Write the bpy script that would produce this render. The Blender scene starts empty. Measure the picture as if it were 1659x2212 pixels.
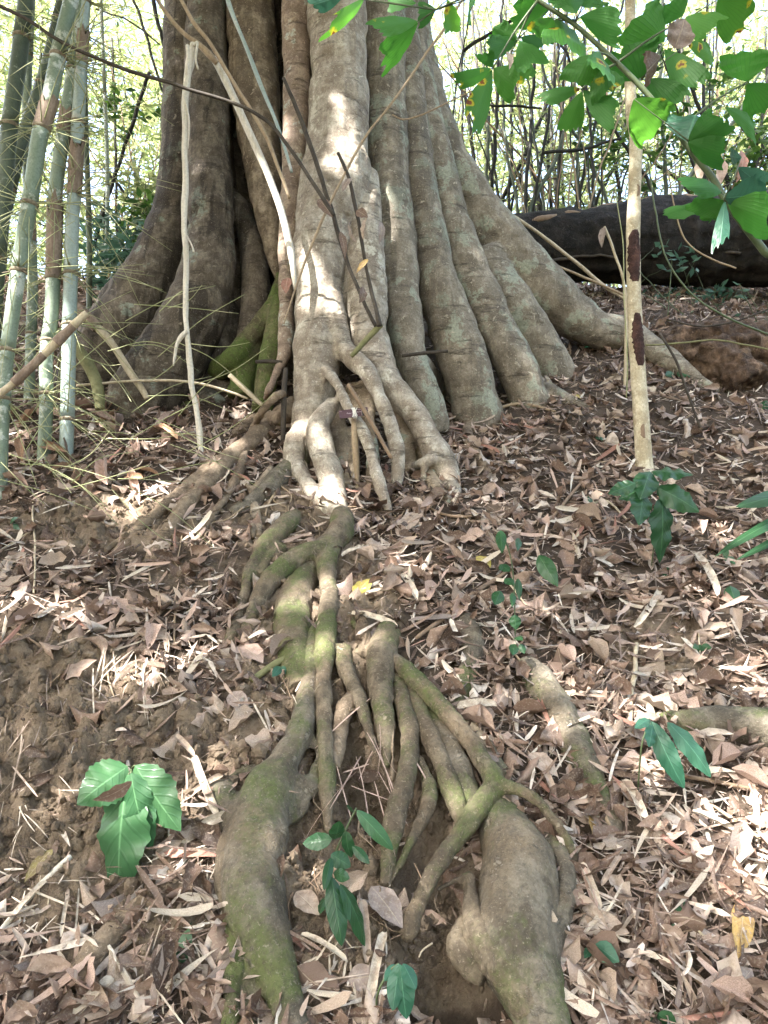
import bpy, bmesh, math, random
import numpy as np
from mathutils import Vector, Matrix

random.seed(7); RNG = np.random.default_rng(7)
SC = bpy.context.scene
COL = SC.collection
R = math.radians

# ------------------------------------------------------------------ camera, sky, sun, exposure
EYE = np.array([0.0, 0.0, 1.5]); PITCH = R(7.0); F_PX = 1663.0; PW, PH = 1659.0, 2212.0
cam = bpy.data.cameras.new('camera'); camo = bpy.data.objects.new('camera', cam); COL.objects.link(camo)
cam.sensor_fit = 'VERTICAL'; cam.sensor_height = 24.0; cam.lens = 24.0 * F_PX / PH
cam.clip_start = 0.05; cam.clip_end = 500
camo.location = EYE; camo.rotation_euler = (R(90) + PITCH, 0, 0)
SC.camera = camo

SUN_DIR = np.array([-0.46, -0.42, 0.78]); SUN_DIR /= np.linalg.norm(SUN_DIR)      # towards the sun
sun = bpy.data.lights.new('sun', 'SUN'); suno = bpy.data.objects.new('sun', sun); COL.objects.link(suno)
sun.energy = 3.4; sun.angle = R(0.55); sun.color = (1.0, 0.965, 0.91)
suno.rotation_euler = Vector(SUN_DIR).to_track_quat('Z', 'Y').to_euler()
world = bpy.data.worlds.new('World'); SC.world = world; world.use_nodes = True
wn = world.node_tree.nodes; wl = world.node_tree.links
sky = wn.new('ShaderNodeTexSky'); sky.sky_type = 'NISHITA'; sky.sun_disc = False
sky.sun_elevation = math.asin(SUN_DIR[2]); sky.sun_rotation = math.atan2(SUN_DIR[0], SUN_DIR[1])
sky.air_density = 1.0; sky.dust_density = 6.0; sky.ozone_density = 1.0
wl.new(sky.outputs[0], wn['Background'].inputs[0]); wn['Background'].inputs[1].default_value = 0.15
SC.view_settings.view_transform = 'Standard'; SC.view_settings.look = 'None'
SC.view_settings.exposure = 3.42; SC.view_settings.gamma = 1.0
SC.render.engine = 'CYCLES'
SC.cycles.use_denoising = True
SC.cycles.max_bounces = 6; SC.cycles.diffuse_bounces = 3; SC.cycles.glossy_bounces = 2
SC.cycles.transmission_bounces = 3; SC.cycles.transparent_max_bounces = 4
SC.cycles.sample_clamp_indirect = 4.0

# ------------------------------------------------------------------ pixels (photo at 1659 x 2212) to rays
FW = np.array([0, math.cos(PITCH), math.sin(PITCH)]); UP = np.array([0, -math.sin(PITCH), math.cos(PITCH)])
def ray(px, py):
    d = FW + np.array([1.0, 0, 0]) * ((px - PW / 2) / F_PX) + UP * ((PH / 2 - py) / F_PX)
    return d
def at(px, py, Y):
    d = ray(px, py); return EYE + d * (Y / d[1])
def to_px(P):
    P = np.atleast_2d(P) - EYE
    z = P @ FW; z = np.where(z < 0.05, 0.05, z)
    return PW / 2 + F_PX * P[:, 0] / z, PH / 2 - F_PX * (P @ UP) / z, z
def wr(r_px, P):                       # radius in pixels -> metres at point P
    return r_px * float((P - EYE) @ FW) / F_PX

# ------------------------------------------------------------------ noise
def _h(ix, iy, iz):
    n = (ix * 374761393 + iy * 668265263 + iz * 2147483647 + 1013904223) & 0xffffffff
    n = ((n ^ (n >> 13)) * 1274126177) & 0xffffffff
    n = ((n ^ (n >> 15)) * 2246822519) & 0xffffffff
    return ((n ^ (n >> 16)) & 0xffff) / 32767.5 - 1.0
def vnoise(P):
    P = np.asarray(P, float); i = np.floor(P).astype(np.int64); f = P - i; f = f * f * (3 - 2 * f)
    x, y, z = i[:, 0], i[:, 1], i[:, 2]; out = 0
    for dx in (0, 1):
        wx = f[:, 0] if dx else 1 - f[:, 0]
        for dy in (0, 1):
            wy = f[:, 1] if dy else 1 - f[:, 1]
            for dz in (0, 1):
                wz = f[:, 2] if dz else 1 - f[:, 2]
                out = out + wx * wy * wz * _h(x + dx, y + dy, z + dz)
    return out
def fbm(P, octv=4, gain=0.5):
    a = 1.0; s = 0.0; t = 0.0; P = np.asarray(P, float)
    for k in range(octv):
        s = s + a * vnoise(P + 17.3 * k); t += a; a *= gain; P = P * 2.03
    return s / t

# ------------------------------------------------------------------ terrain height
_py = np.array([-90, -6, 1.0, 1.5, 2.1, 2.69, 3.27, 4.2, 5.6, 7.05, 8.5, 9.5, 11, 14, 25, 90.])
_pz = np.array([-.6, 0, 0.0, .14, .45, .90, 1.33, 2.03, 3.08, 4.17, 5.12, 5.65, 5.95, 6.0, 5.2, 1.])
_ty = np.linspace(-90, 90, 18001); _tz = np.interp(_ty, _py, _pz)
_k = np.exp(-0.5 * (np.arange(-45, 46) / 16.0) ** 2); _k /= _k.sum()
_tz = np.convolve(np.pad(_tz, 45, mode='edge'), _k, 'valid')
def hb(x, y):
    x = np.asarray(x, float); y = np.asarray(y, float)
    z = np.interp(y, _ty, _tz)
    w = np.clip((y - 1.2) / 1.5, 0, 1)
    return z + w * (0.05 * np.sin(1.3 * x + 0.7 * y) + 0.035 * np.sin(2.9 * x - 1.9 * y + 1.0))
def gnd(px, py):
    d = ray(px, py); t = 0.8; prev = t
    for _ in range(900):
        P = EYE + d * t
        if P[2] < hb(P[0], P[1]): break
        prev = t; t += 0.02
    a, b = prev, t
    for _ in range(18):
        m = 0.5 * (a + b); P = EYE + d * m
        if P[2] < hb(P[0], P[1]): b = m
        else: a = m
    return EYE + d * b
def gnormal(x, y):
    e = 0.04
    n = np.stack([-(hb(x + e, y) - hb(x - e, y)) / (2 * e), -(hb(x, y + e) - hb(x, y - e)) / (2 * e), np.ones_like(np.asarray(x, float))], -1)
    return n / np.linalg.norm(n, axis=-1, keepdims=True)
PITS = [(775, 1610, .12, .20), (940, 1795, .12, .16), (1000, 2075, .13, .20), (560, 2085, .06, .12), (525, 1690, .03, .10), (690, 1250, .05, .06),
        (700, 1780, .12, .08), (840, 1620, .30, .07), (760, 1500, .22, .05), (900, 1760, .25, .06), (900, 1900, .12, .10), (1195, 1925, .03, .05), (960, 2120, .12, .22), (1030, 2190, .14, .2), (830, 1650, .08, .12), (640, 1800, .06, .07)]
_pp = [(gnd(a, b), r, dd) for a, b, r, dd in PITS]
def soilness(px, py):                  # 1 = bare clods, 0 = litter
    s = np.zeros_like(px)
    for cx, cy, rx, ry, a in ((150, 1680, 360, 330, .95), (80, 1440, 210, 110, .9), (230, 1130, 260, 70, .8), (600, 1120, 130, 90, .7), (760, 1800, 330, 420, .9),
                              (420, 1620, 200, 130, .9), (250, 2000, 250, 150, .6), (950, 2050, 200, 160, .95), (1420, 1390, 130, 90, .5), (450, 1240, 190, 50, .3), (700, 1330, 190, 210, .75), (640,1480,180,90,.8)):
        s = np.maximum(s, a * np.clip(1.5 - 1.5 * (((px - cx) / rx) ** 2 + ((py - cy) / ry) ** 2), 0, 1))
    return s
def hf(x, y):                          # with clods and pits
    x = np.asarray(x, float); y = np.asarray(y, float)
    z = hb(x, y); P = np.stack([x, y, np.zeros_like(x)], -1).reshape(-1, 3)
    Q = P.copy(); Q[:, 2] = z.reshape(-1)
    px, py, _ = to_px(Q); so = soilness(px, py)
    n1 = fbm(P * 5.0, 3); n2 = 2.2 * np.abs(fbm(P * 11.0 + 5, 2)) + 1.2 * np.abs(fbm(P * 29.0 + 2, 2)) - .7; n3 = fbm(P * 52.0 + 9, 2)
    near = np.clip((12 - P[:, 1]) / 4, 0, 1)
    d = near * (0.03 * n1 + (0.006 + 0.05 * so) * n2 + (0.002 + 0.012 * so) * n3)
    for c, r, dep in _pp:
        q = ((P[:, 0] - c[0]) ** 2 + (P[:, 1] - c[1]) ** 2) / (r * r)
        d = d - dep * np.exp(-q * 1.2)
    return z + d.reshape(z.shape)

# ------------------------------------------------------------------ materials
def nodes_of(name):
    m = bpy.data.materials.new(name); m.use_nodes = True
    nt = m.node_tree; b = nt.nodes['Principled BSDF']
    return m, nt, b
class N:
    def __init__(s, nt): s.nt = nt; s.coord = nt.nodes.new('ShaderNodeTexCoord'); s.geo = None
    def add(s, t, **kw):
        n = s.nt.nodes.new(t)
        for k, v in kw.items(): setattr(n, k, v)
        return n
    def link(s, a, b): s.nt.links.new(a, b)
    def mapped(s, scale=(1, 1, 1), out='Object'):
        m = s.add('ShaderNodeMapping'); m.inputs['Scale'].default_value = scale; s.link(s.coord.outputs[out], m.inputs[0]); return m.outputs[0]
    def noise(s, sc, det=5, rough=.6, vec=None, dist=0):
        n = s.add('ShaderNodeTexNoise'); n.inputs['Scale'].default_value = sc; n.inputs['Detail'].default_value = det
        n.inputs['Roughness'].default_value = rough; n.inputs['Distortion'].default_value = dist
        s.link(vec if vec is not None else s.coord.outputs['Object'], n.inputs['Vector']); return n.outputs['Fac']
    def ramp(s, fac, stops, interp='LINEAR'):
        r = s.add('ShaderNodeValToRGB'); r.color_ramp.interpolation = interp
        e = r.color_ramp.elements
        while len(e) < len(stops): e.new(0.5)
        for q, (p, c) in zip(e, stops): q.position = p; q.color = (c[0], c[1], c[2], 1) if not isinstance(c, (int, float)) else (c, c, c, 1)
        s.link(fac, r.inputs[0]); return r.outputs[0]
    def mix(s, fac, a, b, mode='MIX'):
        m = s.add('ShaderNodeMix', data_type='RGBA', blend_type=mode)
        for sock, v in ((m.inputs[0], fac), (m.inputs[6], a), (m.inputs[7], b)):
            if hasattr(v, 'links'): s.link(v, sock)
            elif isinstance(v, (int, float)): sock.default_value = v
            else: sock.default_value = (v[0], v[1], v[2], 1)
        return m.outputs[2]
    def math(s, op, a, b=None, c=None):
        m = s.add('ShaderNodeMath', operation=op)
        for i, v in enumerate((a, b, c)):
            if v is None: continue
            if hasattr(v, 'links'): s.link(v, m.inputs[i])
            else: m.inputs[i].default_value = v
        return m.outputs[0]
    def bump(s, h, strength, dist, bsdf, prev=None):
        b = s.add('ShaderNodeBump'); b.inputs['Strength'].default_value = strength; b.inputs['Distance'].default_value = dist
        s.link(h, b.inputs['Height'])
        if prev is not None: s.link(prev, b.inputs['Normal'])
        s.link(b.outputs[0], bsdf.inputs['Normal']); return b.outputs[0]

def bark(name, base, dark, light, stain=0, lichen=None, lich_amt=.5, moss=None, moss_amt=.5, bump=.6, rings=True, dirt=None):
    m, nt, b = nodes_of(name); n = N(nt)
    big = n.noise(2.2, 5, .6); mid = n.noise(9, 6, .65); fine = n.noise(60, 5, .7)
    c = n.mix(n.ramp(big, [(.35, 0), (.65, 1)]), base, light)
    c = n.mix(n.ramp(mid, [(.42, 1), (.58, 0)]), c, dark)
    streak = n.noise(1.0, 5, .65, n.mapped((26, 26, 3.0)))
    c = n.mix(n.math('MULTIPLY', n.ramp(streak, [(.46, 0), (.62, 1)]), .55), c, dark)
    if lichen is not None:
        l = n.noise(4.5, 6, .62); e = n.noise(30, 4, .7)
        f = n.math('ADD', l, n.math('MULTIPLY', n.math('SUBTRACT', e, .5), .25))
        lo = .72 - .28 * lich_amt
        c = n.mix(n.ramp(f, [(lo, 0), (lo + .035, .85)]), c, n.mix(e, lichen, [min(1, v * 1.25) for v in lichen]))
    if stain:
        st_ = n.noise(1.0, 5, .6, n.mapped((4.5, 4.5, .55)), .4); c = n.mix(n.math('MULTIPLY', n.ramp(st_, [(.50, 0), (.56, 1)]), stain), c, [v * .38 for v in dark])
    if dirt is not None:
        l = n.noise(3.0, 6, .66); c = n.mix(n.ramp(l, [(.5, 0), (.62, .8)]), c, dirt)
    if moss is not None:
        l = n.noise(3.2, 6, .65); e = n.noise(45, 3, .7)
        f = n.math('ADD', l, n.math('MULTIPLY', n.math('SUBTRACT', e, .5), .22))
        lo = .70 - .32 * moss_amt
        c = n.mix(n.ramp(f, [(lo, 0), (lo + .14, .9)]), c, n.mix(e, moss, [v * 1.9 for v in moss]))
    c = n.mix(n.ramp(fine, [(.3, .55), (.55, 0)]), c, [v * .45 for v in dark])
    fk = n.noise(17, 6, .72, None, .6)
    c = n.mix(n.ramp(fk, [(.60, 0), (.64, .7)]), c, [min(1, v * 1.25 + .02) for v in light])
    c = n.mix(n.ramp(fk, [(.33, .7), (.38, 0)]), c, [v * .7 for v in dark])
    h = n.math('ADD', n.math('MULTIPLY', fine, .5), n.math('MULTIPLY', mid, .8))
    h = n.math('ADD', h, n.math('MULTIPLY', n.ramp(fk, [(.60, 0), (.64, 1)]), .5))
    sp = n.noise(110, 4, .75); c = n.mix(n.ramp(sp, [(.58, 0), (.66, .55)]), c, [min(1, v * 1.35 + .03) for v in light]); h = n.math('ADD', h, n.math('MULTIPLY', sp, .5))
    if rings:
        rg = n.noise(1.0, 5, .6, n.mapped((3.2, 3.2, 21)), .35)
        cr = n.ramp(rg, [(.575, 0), (.61, 1), (.65, 0)])
        gate = n.ramp(n.noise(3.5, 3, .5), [(.42, 0), (.54, 1)])
        cr = n.math('MULTIPLY', cr, gate)
        c = n.mix(n.math('MULTIPLY', cr, .75), c, [v * .3 for v in dark])
        h = n.math('SUBTRACT', h, n.math('MULTIPLY', cr, .9))
        # lenticels: short dark dashes
        le = n.noise(1.0, 2, .5, n.mapped((45, 45, 150))); c = n.mix(n.ramp(le, [(.66, 0), (.70, .55)]), c, dark)
    n.link(c, b.inputs['Base Color']); b.inputs['Roughness'].default_value = .85
    b.inputs['Specular IOR Level'].default_value = .25
    n.bump(h, bump, .02, b)
    return m
M = {}
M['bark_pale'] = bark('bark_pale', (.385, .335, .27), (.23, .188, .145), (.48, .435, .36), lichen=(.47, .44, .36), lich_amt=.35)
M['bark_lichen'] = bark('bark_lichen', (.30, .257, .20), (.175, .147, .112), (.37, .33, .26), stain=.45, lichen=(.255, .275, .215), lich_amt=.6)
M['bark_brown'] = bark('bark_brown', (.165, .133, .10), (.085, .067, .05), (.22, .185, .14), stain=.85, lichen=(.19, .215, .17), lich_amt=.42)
M['bark_wood'] = bark('bark_wood', (.26, .205, .145), (.13, .098, .068), (.35, .285, .21), stain=.5, rings=False)
M['bark_pink'] = bark('bark_pink', (.36, .265, .20), (.21, .155, .12), (.42, .34, .26), lichen=(.40, .42, .37), lich_amt=.5)
M['root_pale'] = bark('root_pale', (.33, .26, .185), (.19, .145, .10), (.41, .335, .245), lichen=(.27, .31, .25), lich_amt=.5)
M['root_brown'] = bark('root_brown', (.24, .18, .125), (.13, .095, .065), (.31, .24, .17), dirt=(.26, .19, .125))
M['root_moss'] = bark('root_moss', (.185, .145, .10), (.10, .078, .054), (.25, .205, .145), moss=(.065, .082, .026), moss_amt=.66, dirt=(.19, .142, .095), rings=False, bump=.9)
M['root_grey'] = bark('root_grey', (.20, .17, .13), (.11, .092, .068), (.26, .225, .172), moss=(.072, .088, .03), moss_amt=.62, dirt=(.20, .155, .105), rings=False, bump=1.0)
M['moss_green'] = bark('moss_green', (.15, .15, .075), (.085, .07, .04), (.20, .18, .09), moss=(.06, .088, .02), moss_amt=.95, rings=False, bump=.8)
M['char'] = bark('char', (.022, .019, .017), (.010, .009, .008), (.04, .034, .028), rings=False, bump=1.0)
M['rot'] = bark('rot', (.12, .075, .05), (.05, .032, .022), (.20, .135, .09), rings=False, bump=1.0)
M['sapling'] = bark('sapling', (.52, .455, .325), (.36, .30, .20), (.62, .565, .43), rings=False, bump=.35)
M['wound'] = bark('wound', (.075, .035, .027), (.035, .017, .014), (.12, .06, .045), rings=False, bump=1.0)

def soil_mat():
    m, nt, b = nodes_of('soil'); n = N(nt)
    a = n.noise(1.7, 6, .6); e = n.noise(14, 7, .7); f = n.noise(90, 4, .7)
    c = n.ramp(a, [(.3, (.15, .115, .082)), (.55, (.235, .182, .132)), (.75, (.32, .255, .188))])
    c = n.mix(n.ramp(e, [(.36, .85), (.56, 0)]), c, (.115, .08, .055))
    c = n.mix(n.ramp(f, [(.55, 0), (.72, .5)]), c, (.32, .255, .18))
    v = n.add('ShaderNodeTexVoronoi', feature='DISTANCE_TO_EDGE'); v.inputs['Scale'].default_value = 13
    dv = n.add('ShaderNodeMix', data_type='RGBA'); dv.inputs[0].default_value = .3
    n.link(n.coord.outputs['Object'], dv.inputs[6])
    nz = n.add('ShaderNodeTexNoise'); nz.inputs['Scale'].default_value = 9; nz.inputs['Detail'].default_value = 4; n.link(n.coord.outputs['Object'], nz.inputs['Vector'])
    n.link(nz.outputs['Color'], dv.inputs[7]); n.link(dv.outputs[2], v.inputs['Vector'])
    crk = n.ramp(v.outputs['Distance'], [(0, 0), (.05, 1)])
    c = n.mix(n.math('MULTIPLY', n.math('SUBTRACT', 1.0, crk), n.ramp(a, [(.45, 0), (.62, .4)])), c, (.07, .05, .035))
    at_ = n.add('ShaderNodeAttribute'); at_.attribute_name = 'tint'
    c = n.mix(n.ramp(n.math('ADD', at_.outputs['Fac'], n.math('MULTIPLY', n.math('SUBTRACT', e, .5), .5)), [(.1, .85), (.5, 0)]), c, (.055, .04, .03))  # dark humus under litter; also puts the shadow between leaves into the colour
    n.link(c, b.inputs['Base Color']); b.inputs['Roughness'].default_value = .95; b.inputs['Specular IOR Level'].default_value = .15
    h = n.math('ADD', n.math('ADD', n.math('MULTIPLY', e, 1.0), n.math('MULTIPLY', f, .35)), n.math('MULTIPLY', crk, .06))
    n.bump(h, 1.0, .035, b)
    return m
M['soil'] = soil_mat()

DEAD = [(.0, (.045, .028, .022)), (.2, (.115, .070, .050)), (.38, (.205, .132, .098)), (.56, (.30, .212, .165)), (.74, (.41, .32, .262)), (.9, (.55, .47, .405)), (1.0, (.68, .62, .56))]
PALE = [(.0, (.075, .050, .040)), (.2, (.17, .115, .088)), (.42, (.29, .203, .158)), (.62, (.44, .345, .282)), (.82, (.62, .54, .46)), (.95, (.74, .685, .61)), (1.0, (.36, .18, .135))]
def litter_mat(name, stops, src):
    m, nt, b = nodes_of(name); n = N(nt)
    if src == 'attr':
        a = n.add('ShaderNodeAttribute'); a.attribute_name = 'tint'; t = a.outputs['Fac']
    else:
        t = n.add('ShaderNodeObjectInfo').outputs['Random']
    c = n.ramp(t, stops)
    e = n.noise(28, 5, .7); g = n.noise(140, 3, .6)
    c = n.mix(n.ramp(e, [(.38, .6), (.56, 0)]), c, (.14, .09, .06))
    c = n.mix(n.ramp(g, [(.52, 0), (.7, .25)]), c, (.62, .55, .45))
    if src != 'attr':
        uv = n.add('ShaderNodeSeparateXYZ'); n.link(n.coord.outputs['UV'], uv.inputs[0])
        au = n.math('ABSOLUTE', n.math('SUBTRACT', uv.outputs[0], .5))
        rib = n.ramp(au, [(0, 1), (.035, 0)])
        vein = n.math('SINE', n.math('MULTIPLY', n.math('SUBTRACT', uv.outputs[1], n.math('MULTIPLY', au, .55)), 70.))
        vn = n.ramp(vein, [(.86, 0), (1.0, 1)])
        c = n.mix(n.math('MULTIPLY', rib, .5), c, (.58, .48, .35)); c = n.mix(n.math('MULTIPLY', vn, .25), c, (.16, .10, .07))
        n.bump(n.math('ADD', n.math('ADD', rib, n.math('MULTIPLY', vn, .5)), e), .5, .003, b)
    n.link(c, b.inputs['Base Color']); b.inputs['Roughness'].default_value = .62; b.inputs['Specular IOR Level'].default_value = .4
    tr = n.add('ShaderNodeBsdfTranslucent'); n.link(c, tr.inputs['Color'])
    mx = n.add('ShaderNodeMixShader'); mx.inputs[0].default_value = .14
    n.link(b.outputs[0], mx.inputs[1]); n.link(tr.outputs[0], mx.inputs[2]); n.link(mx.outputs[0], nt.nodes['Material Output'].inputs[0])
    return m
M['litter_broad'] = litter_mat('litter_broad', DEAD, 'attr'); M['litter_blade'] = litter_mat('litter_blade', PALE, 'attr')
M['dead_broad'] = litter_mat('dead_broad', DEAD[1:], 'obj'); M['dead_blade'] = litter_mat('dead_blade', PALE[:5], 'obj')
def flat_stops(c): return [(0, [v * .85 for v in c]), (1, [min(1, v * 1.15) for v in c])]
for nm, c in (('dead_tan', (.43, .335, .265)), ('dead_straw', (.63, .55, .445)), ('dead_brown', (.165, .105, .08)), ('dead_grey', (.29, .235, .21)), ('dead_red', (.33, .155, .115)),
              ('dead_yellow', (.46, .37, .07)), ('dead_olive', (.24, .20, .07)), ('dead_gold', (.50, .33, .11)), ('sheath', (.33, .19, .11)), ('dead_pink', (.50, .36, .30))):
    M[nm] = litter_mat(nm, flat_stops(c), 'obj')

def green(name, dark, light, gloss=.35, trans=.35, spots=False, src='obj', tcol=None, patch=None):
    m, nt, b = nodes_of(name); n = N(nt)
    if src == 'attr':
        a = n.add('ShaderNodeAttribute'); a.attribute_name = 'tint'; t = a.outputs['Fac']
        c = n.mix(t, dark, light); tc = n.mix(t, [v * 1.4 for v in dark], tcol or [v * 1.6 for v in light])
    else:
        info = n.add('ShaderNodeObjectInfo').outputs['Random']
        e = n.noise(14, 4, .6)
        c = n.mix(n.math('MULTIPLY_ADD', info, .6, n.math('MULTIPLY', e, .4)), dark, light)
        uv = n.add('ShaderNodeSeparateXYZ'); n.link(n.coord.outputs['UV'], uv.inputs[0])
        au = n.math('ABSOLUTE', n.math('SUBTRACT', uv.outputs[0], .5))
        if spots or name == 'palm_plain':
            vein = n.math('SINE', n.math('MULTIPLY', uv.outputs[0], 75.)); vn = n.ramp(vein, [(.3, 0), (1, 1)]); rib = vn
        else:
            rib = n.ramp(au, [(0, 1), (.03, 0)])
            vein = n.math('SINE', n.math('MULTIPLY', n.math('SUBTRACT', uv.outputs[1], n.math('MULTIPLY', au, .5)), 46.))
            vn = n.ramp(vein, [(.55, 0), (1.0, 1)])
            c = n.mix(n.math('MULTIPLY', rib, .6), c, [min(1, v * 2.2 + .03) for v in light])
        c = n.mix(n.math('MULTIPLY', vn, .4 if name.startswith('palm') else .18), c, [v * .6 for v in dark])
        n.bump(n.math('ADD', n.math('MULTIPLY', vn, -.7), n.math('MULTIPLY', rib, -.4)), .28, .004, b)
        tc = n.mix(info, [v * 1.5 for v in dark], tcol or [v * 2.0 for v in light])
        if spots:
            v = n.add('ShaderNodeTexVoronoi'); v.inputs['Scale'].default_value = 24; v.inputs['Randomness'].default_value = 1.0
            off = n.add('ShaderNodeVectorMath', operation='ADD'); n.link(n.coord.outputs['Object'], off.inputs[0])
            cb = n.add('ShaderNodeCombineXYZ'); n.link(n.math('MULTIPLY', info, 37.), cb.inputs[0]); n.link(cb.outputs[0], off.inputs[1])
            ds = n.add('ShaderNodeTexNoise'); ds.inputs['Scale'].default_value = 60; ds.inputs['Detail'].default_value = 2; n.link(off.outputs[0], ds.inputs['Vector'])
            dsv = n.add('ShaderNodeVectorMath', operation='MULTIPLY_ADD'); n.link(ds.outputs['Color'], dsv.inputs[0]); dsv.inputs[1].default_value = (.022, .022, .022); n.link(off.outputs[0], dsv.inputs[2])
            n.link(dsv.outputs[0], v.inputs['Vector'])
            sel = n.add('ShaderNodeSeparateColor'); n.link(v.outputs['Color'], sel.inputs[0])
            gate = n.ramp(sel.outputs[0], [(.66, 0), (.67, 1)], 'CONSTANT')
            halo = n.math('MULTIPLY', n.ramp(v.outputs['Distance'], [(.30, 1), (.42, 0)]), gate)
            core = n.math('MULTIPLY', n.ramp(v.outputs['Distance'], [(.20, 1), (.26, 0)]), gate)
            c = n.mix(halo, c, (.42, .38, .03)); tc = n.mix(halo, tc, (.5, .45, .03))
            c = n.mix(core, c, (.17, .06, .02)); tc = n.mix(core, tc, (.14, .045, .012))
    n.link(c, b.inputs['Base Color']); b.inputs['Roughness'].default_value = gloss; b.inputs['Specular IOR Level'].default_value = .35
    tr = n.add('ShaderNodeBsdfTranslucent'); n.link(tc, tr.inputs['Color'])
    mx = n.add('ShaderNodeMixShader'); mx.inputs[0].default_value = trans
    n.link(b.outputs[0], mx.inputs[1]); n.link(tr.outputs[0], mx.inputs[2]); n.link(mx.outputs[0], nt.nodes['Material Output'].inputs[0])
    return m
M['palm'] = green('palm', (.035, .13, .022), (.075, .23, .035), .5, .45, True, tcol=(.13, .36, .035))
M['palm_plain'] = green('palm_plain', (.025, .105, .02), (.06, .19, .032), .5, .45, False, tcol=(.09, .32, .035))
M['plant'] = green('plant', (.024, .075, .032), (.05, .12, .05), .28, .25)
M['plant_dark'] = green('plant_dark', (.012, .05, .02), (.03, .085, .03), .3, .2)
M['plant_blue'] = green('plant_blue', (.02, .085, .05), (.05, .14, .085), .35, .2)
M['foliage'] = green('foliage', (.07, .12, .035), (.24, .27, .12), .5, .5, src='attr', tcol=(.55, .58, .27))
M['foliage_dark'] = green('foliage_dark', (.02, .06, .015), (.06, .12, .025), .5, .35, src='attr', tcol=(.14, .26, .04))
M['foliage_blue'] = green('foliage_blue', (.03, .08, .05), (.08, .15, .10), .4, .3, src='attr')
M['canopy'] = green('canopy', (.03, .06, .025), (.055, .095, .04), .4, .10, src='attr')

def plain(name, c1, c2, scale=8, rough=.7, bumpv=.3, stretch=(1, 1, 1), patch=None, patch_lo=.56):
    m, nt, b = nodes_of(name); n = N(nt)
    e = n.noise(scale, 6, .65, n.mapped(stretch)); c = n.mix(n.ramp(e, [(.3, 0), (.7, 1)]), c1, c2)
    f = n.noise(70, 4, .7)
    if patch is not None:
        p = n.noise(7, 6, .7); c = n.mix(n.ramp(p, [(patch_lo, 0), (patch_lo + .05, .9)]), c, patch)
    c = n.mix(n.ramp(f, [(.35, .35), (.55, 0)]), c, [v * .5 for v in c1])
    n.link(c, b.inputs['Base Color']); b.inputs['Roughness'].default_value = rough; b.inputs['Specular IOR Level'].default_value = .35
    n.bump(n.math('ADD', e, n.math('MULTIPLY', f, .4)), bumpv, .006, b)
    return m
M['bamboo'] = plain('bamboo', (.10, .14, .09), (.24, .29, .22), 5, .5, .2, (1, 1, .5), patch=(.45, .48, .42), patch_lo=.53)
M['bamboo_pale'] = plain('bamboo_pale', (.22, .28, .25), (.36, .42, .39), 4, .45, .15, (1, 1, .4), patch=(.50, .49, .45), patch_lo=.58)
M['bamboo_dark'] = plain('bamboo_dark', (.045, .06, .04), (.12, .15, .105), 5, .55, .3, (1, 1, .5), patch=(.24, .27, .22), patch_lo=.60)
M['sheath_brown'] = plain('sheath_brown', (.12, .078, .055), (.33, .25, .19), 10, .75, .6, (3, 3, .4))
M['node_ring'] = plain('node_ring', (.10, .075, .05), (.30, .25, .17), 20, .8, .6)
M['straw_wood'] = plain('straw_wood', (.36, .29, .19), (.56, .48, .35), 14, .65, .4, (3, 3, .3))
M['pale_wood'] = plain('pale_wood', (.42, .37, .29), (.66, .62, .54), 16, .65, .5, (4, 4, .25))
M['brown_wood'] = plain('brown_wood', (.16, .105, .07), (.27, .19, .125), 14, .75, .5, (2, 2, .4))
M['tan_wood'] = plain('tan_wood', (.25, .18, .115), (.38, .295, .195), 14, .75, .5, (2, 2, .4))
M['dark_wood'] = plain('dark_wood', (.025, .02, .016), (.075, .06, .045), 18, .8, .5)
M['dark_stem'] = plain('dark_stem', (.010, .010, .008), (.032, .033, .024), 6, .7, .4)  # stem colour darkened to carry the shade inside the thicket
M['olive_wood'] = plain('olive_wood', (.12, .12, .05), (.22, .21, .10), 16, .7, .4)
M['twig_green'] = plain('twig_green', (.20, .24, .09), (.42, .40, .24), 5, .6, .1)
M['green_stem'] = plain('green_stem', (.05, .075, .03), (.10, .125, .06), 9, .45, .2)
M['board'] = plain('board', (.055, .022, .032), (.095, .040, .052), 22, .45, .2)
M['board_panel'] = plain('board_panel', (.03, .035, .035), (.05, .058, .055), 30, .5, .1)
M['white_string'] = plain('white_string', (.70, .68, .64), (.85, .83, .80), 40, .8, .2)
M['white_print'] = plain('white_print', (.60, .50, .52), (.72, .62, .63), 40, .6, .1)

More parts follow.
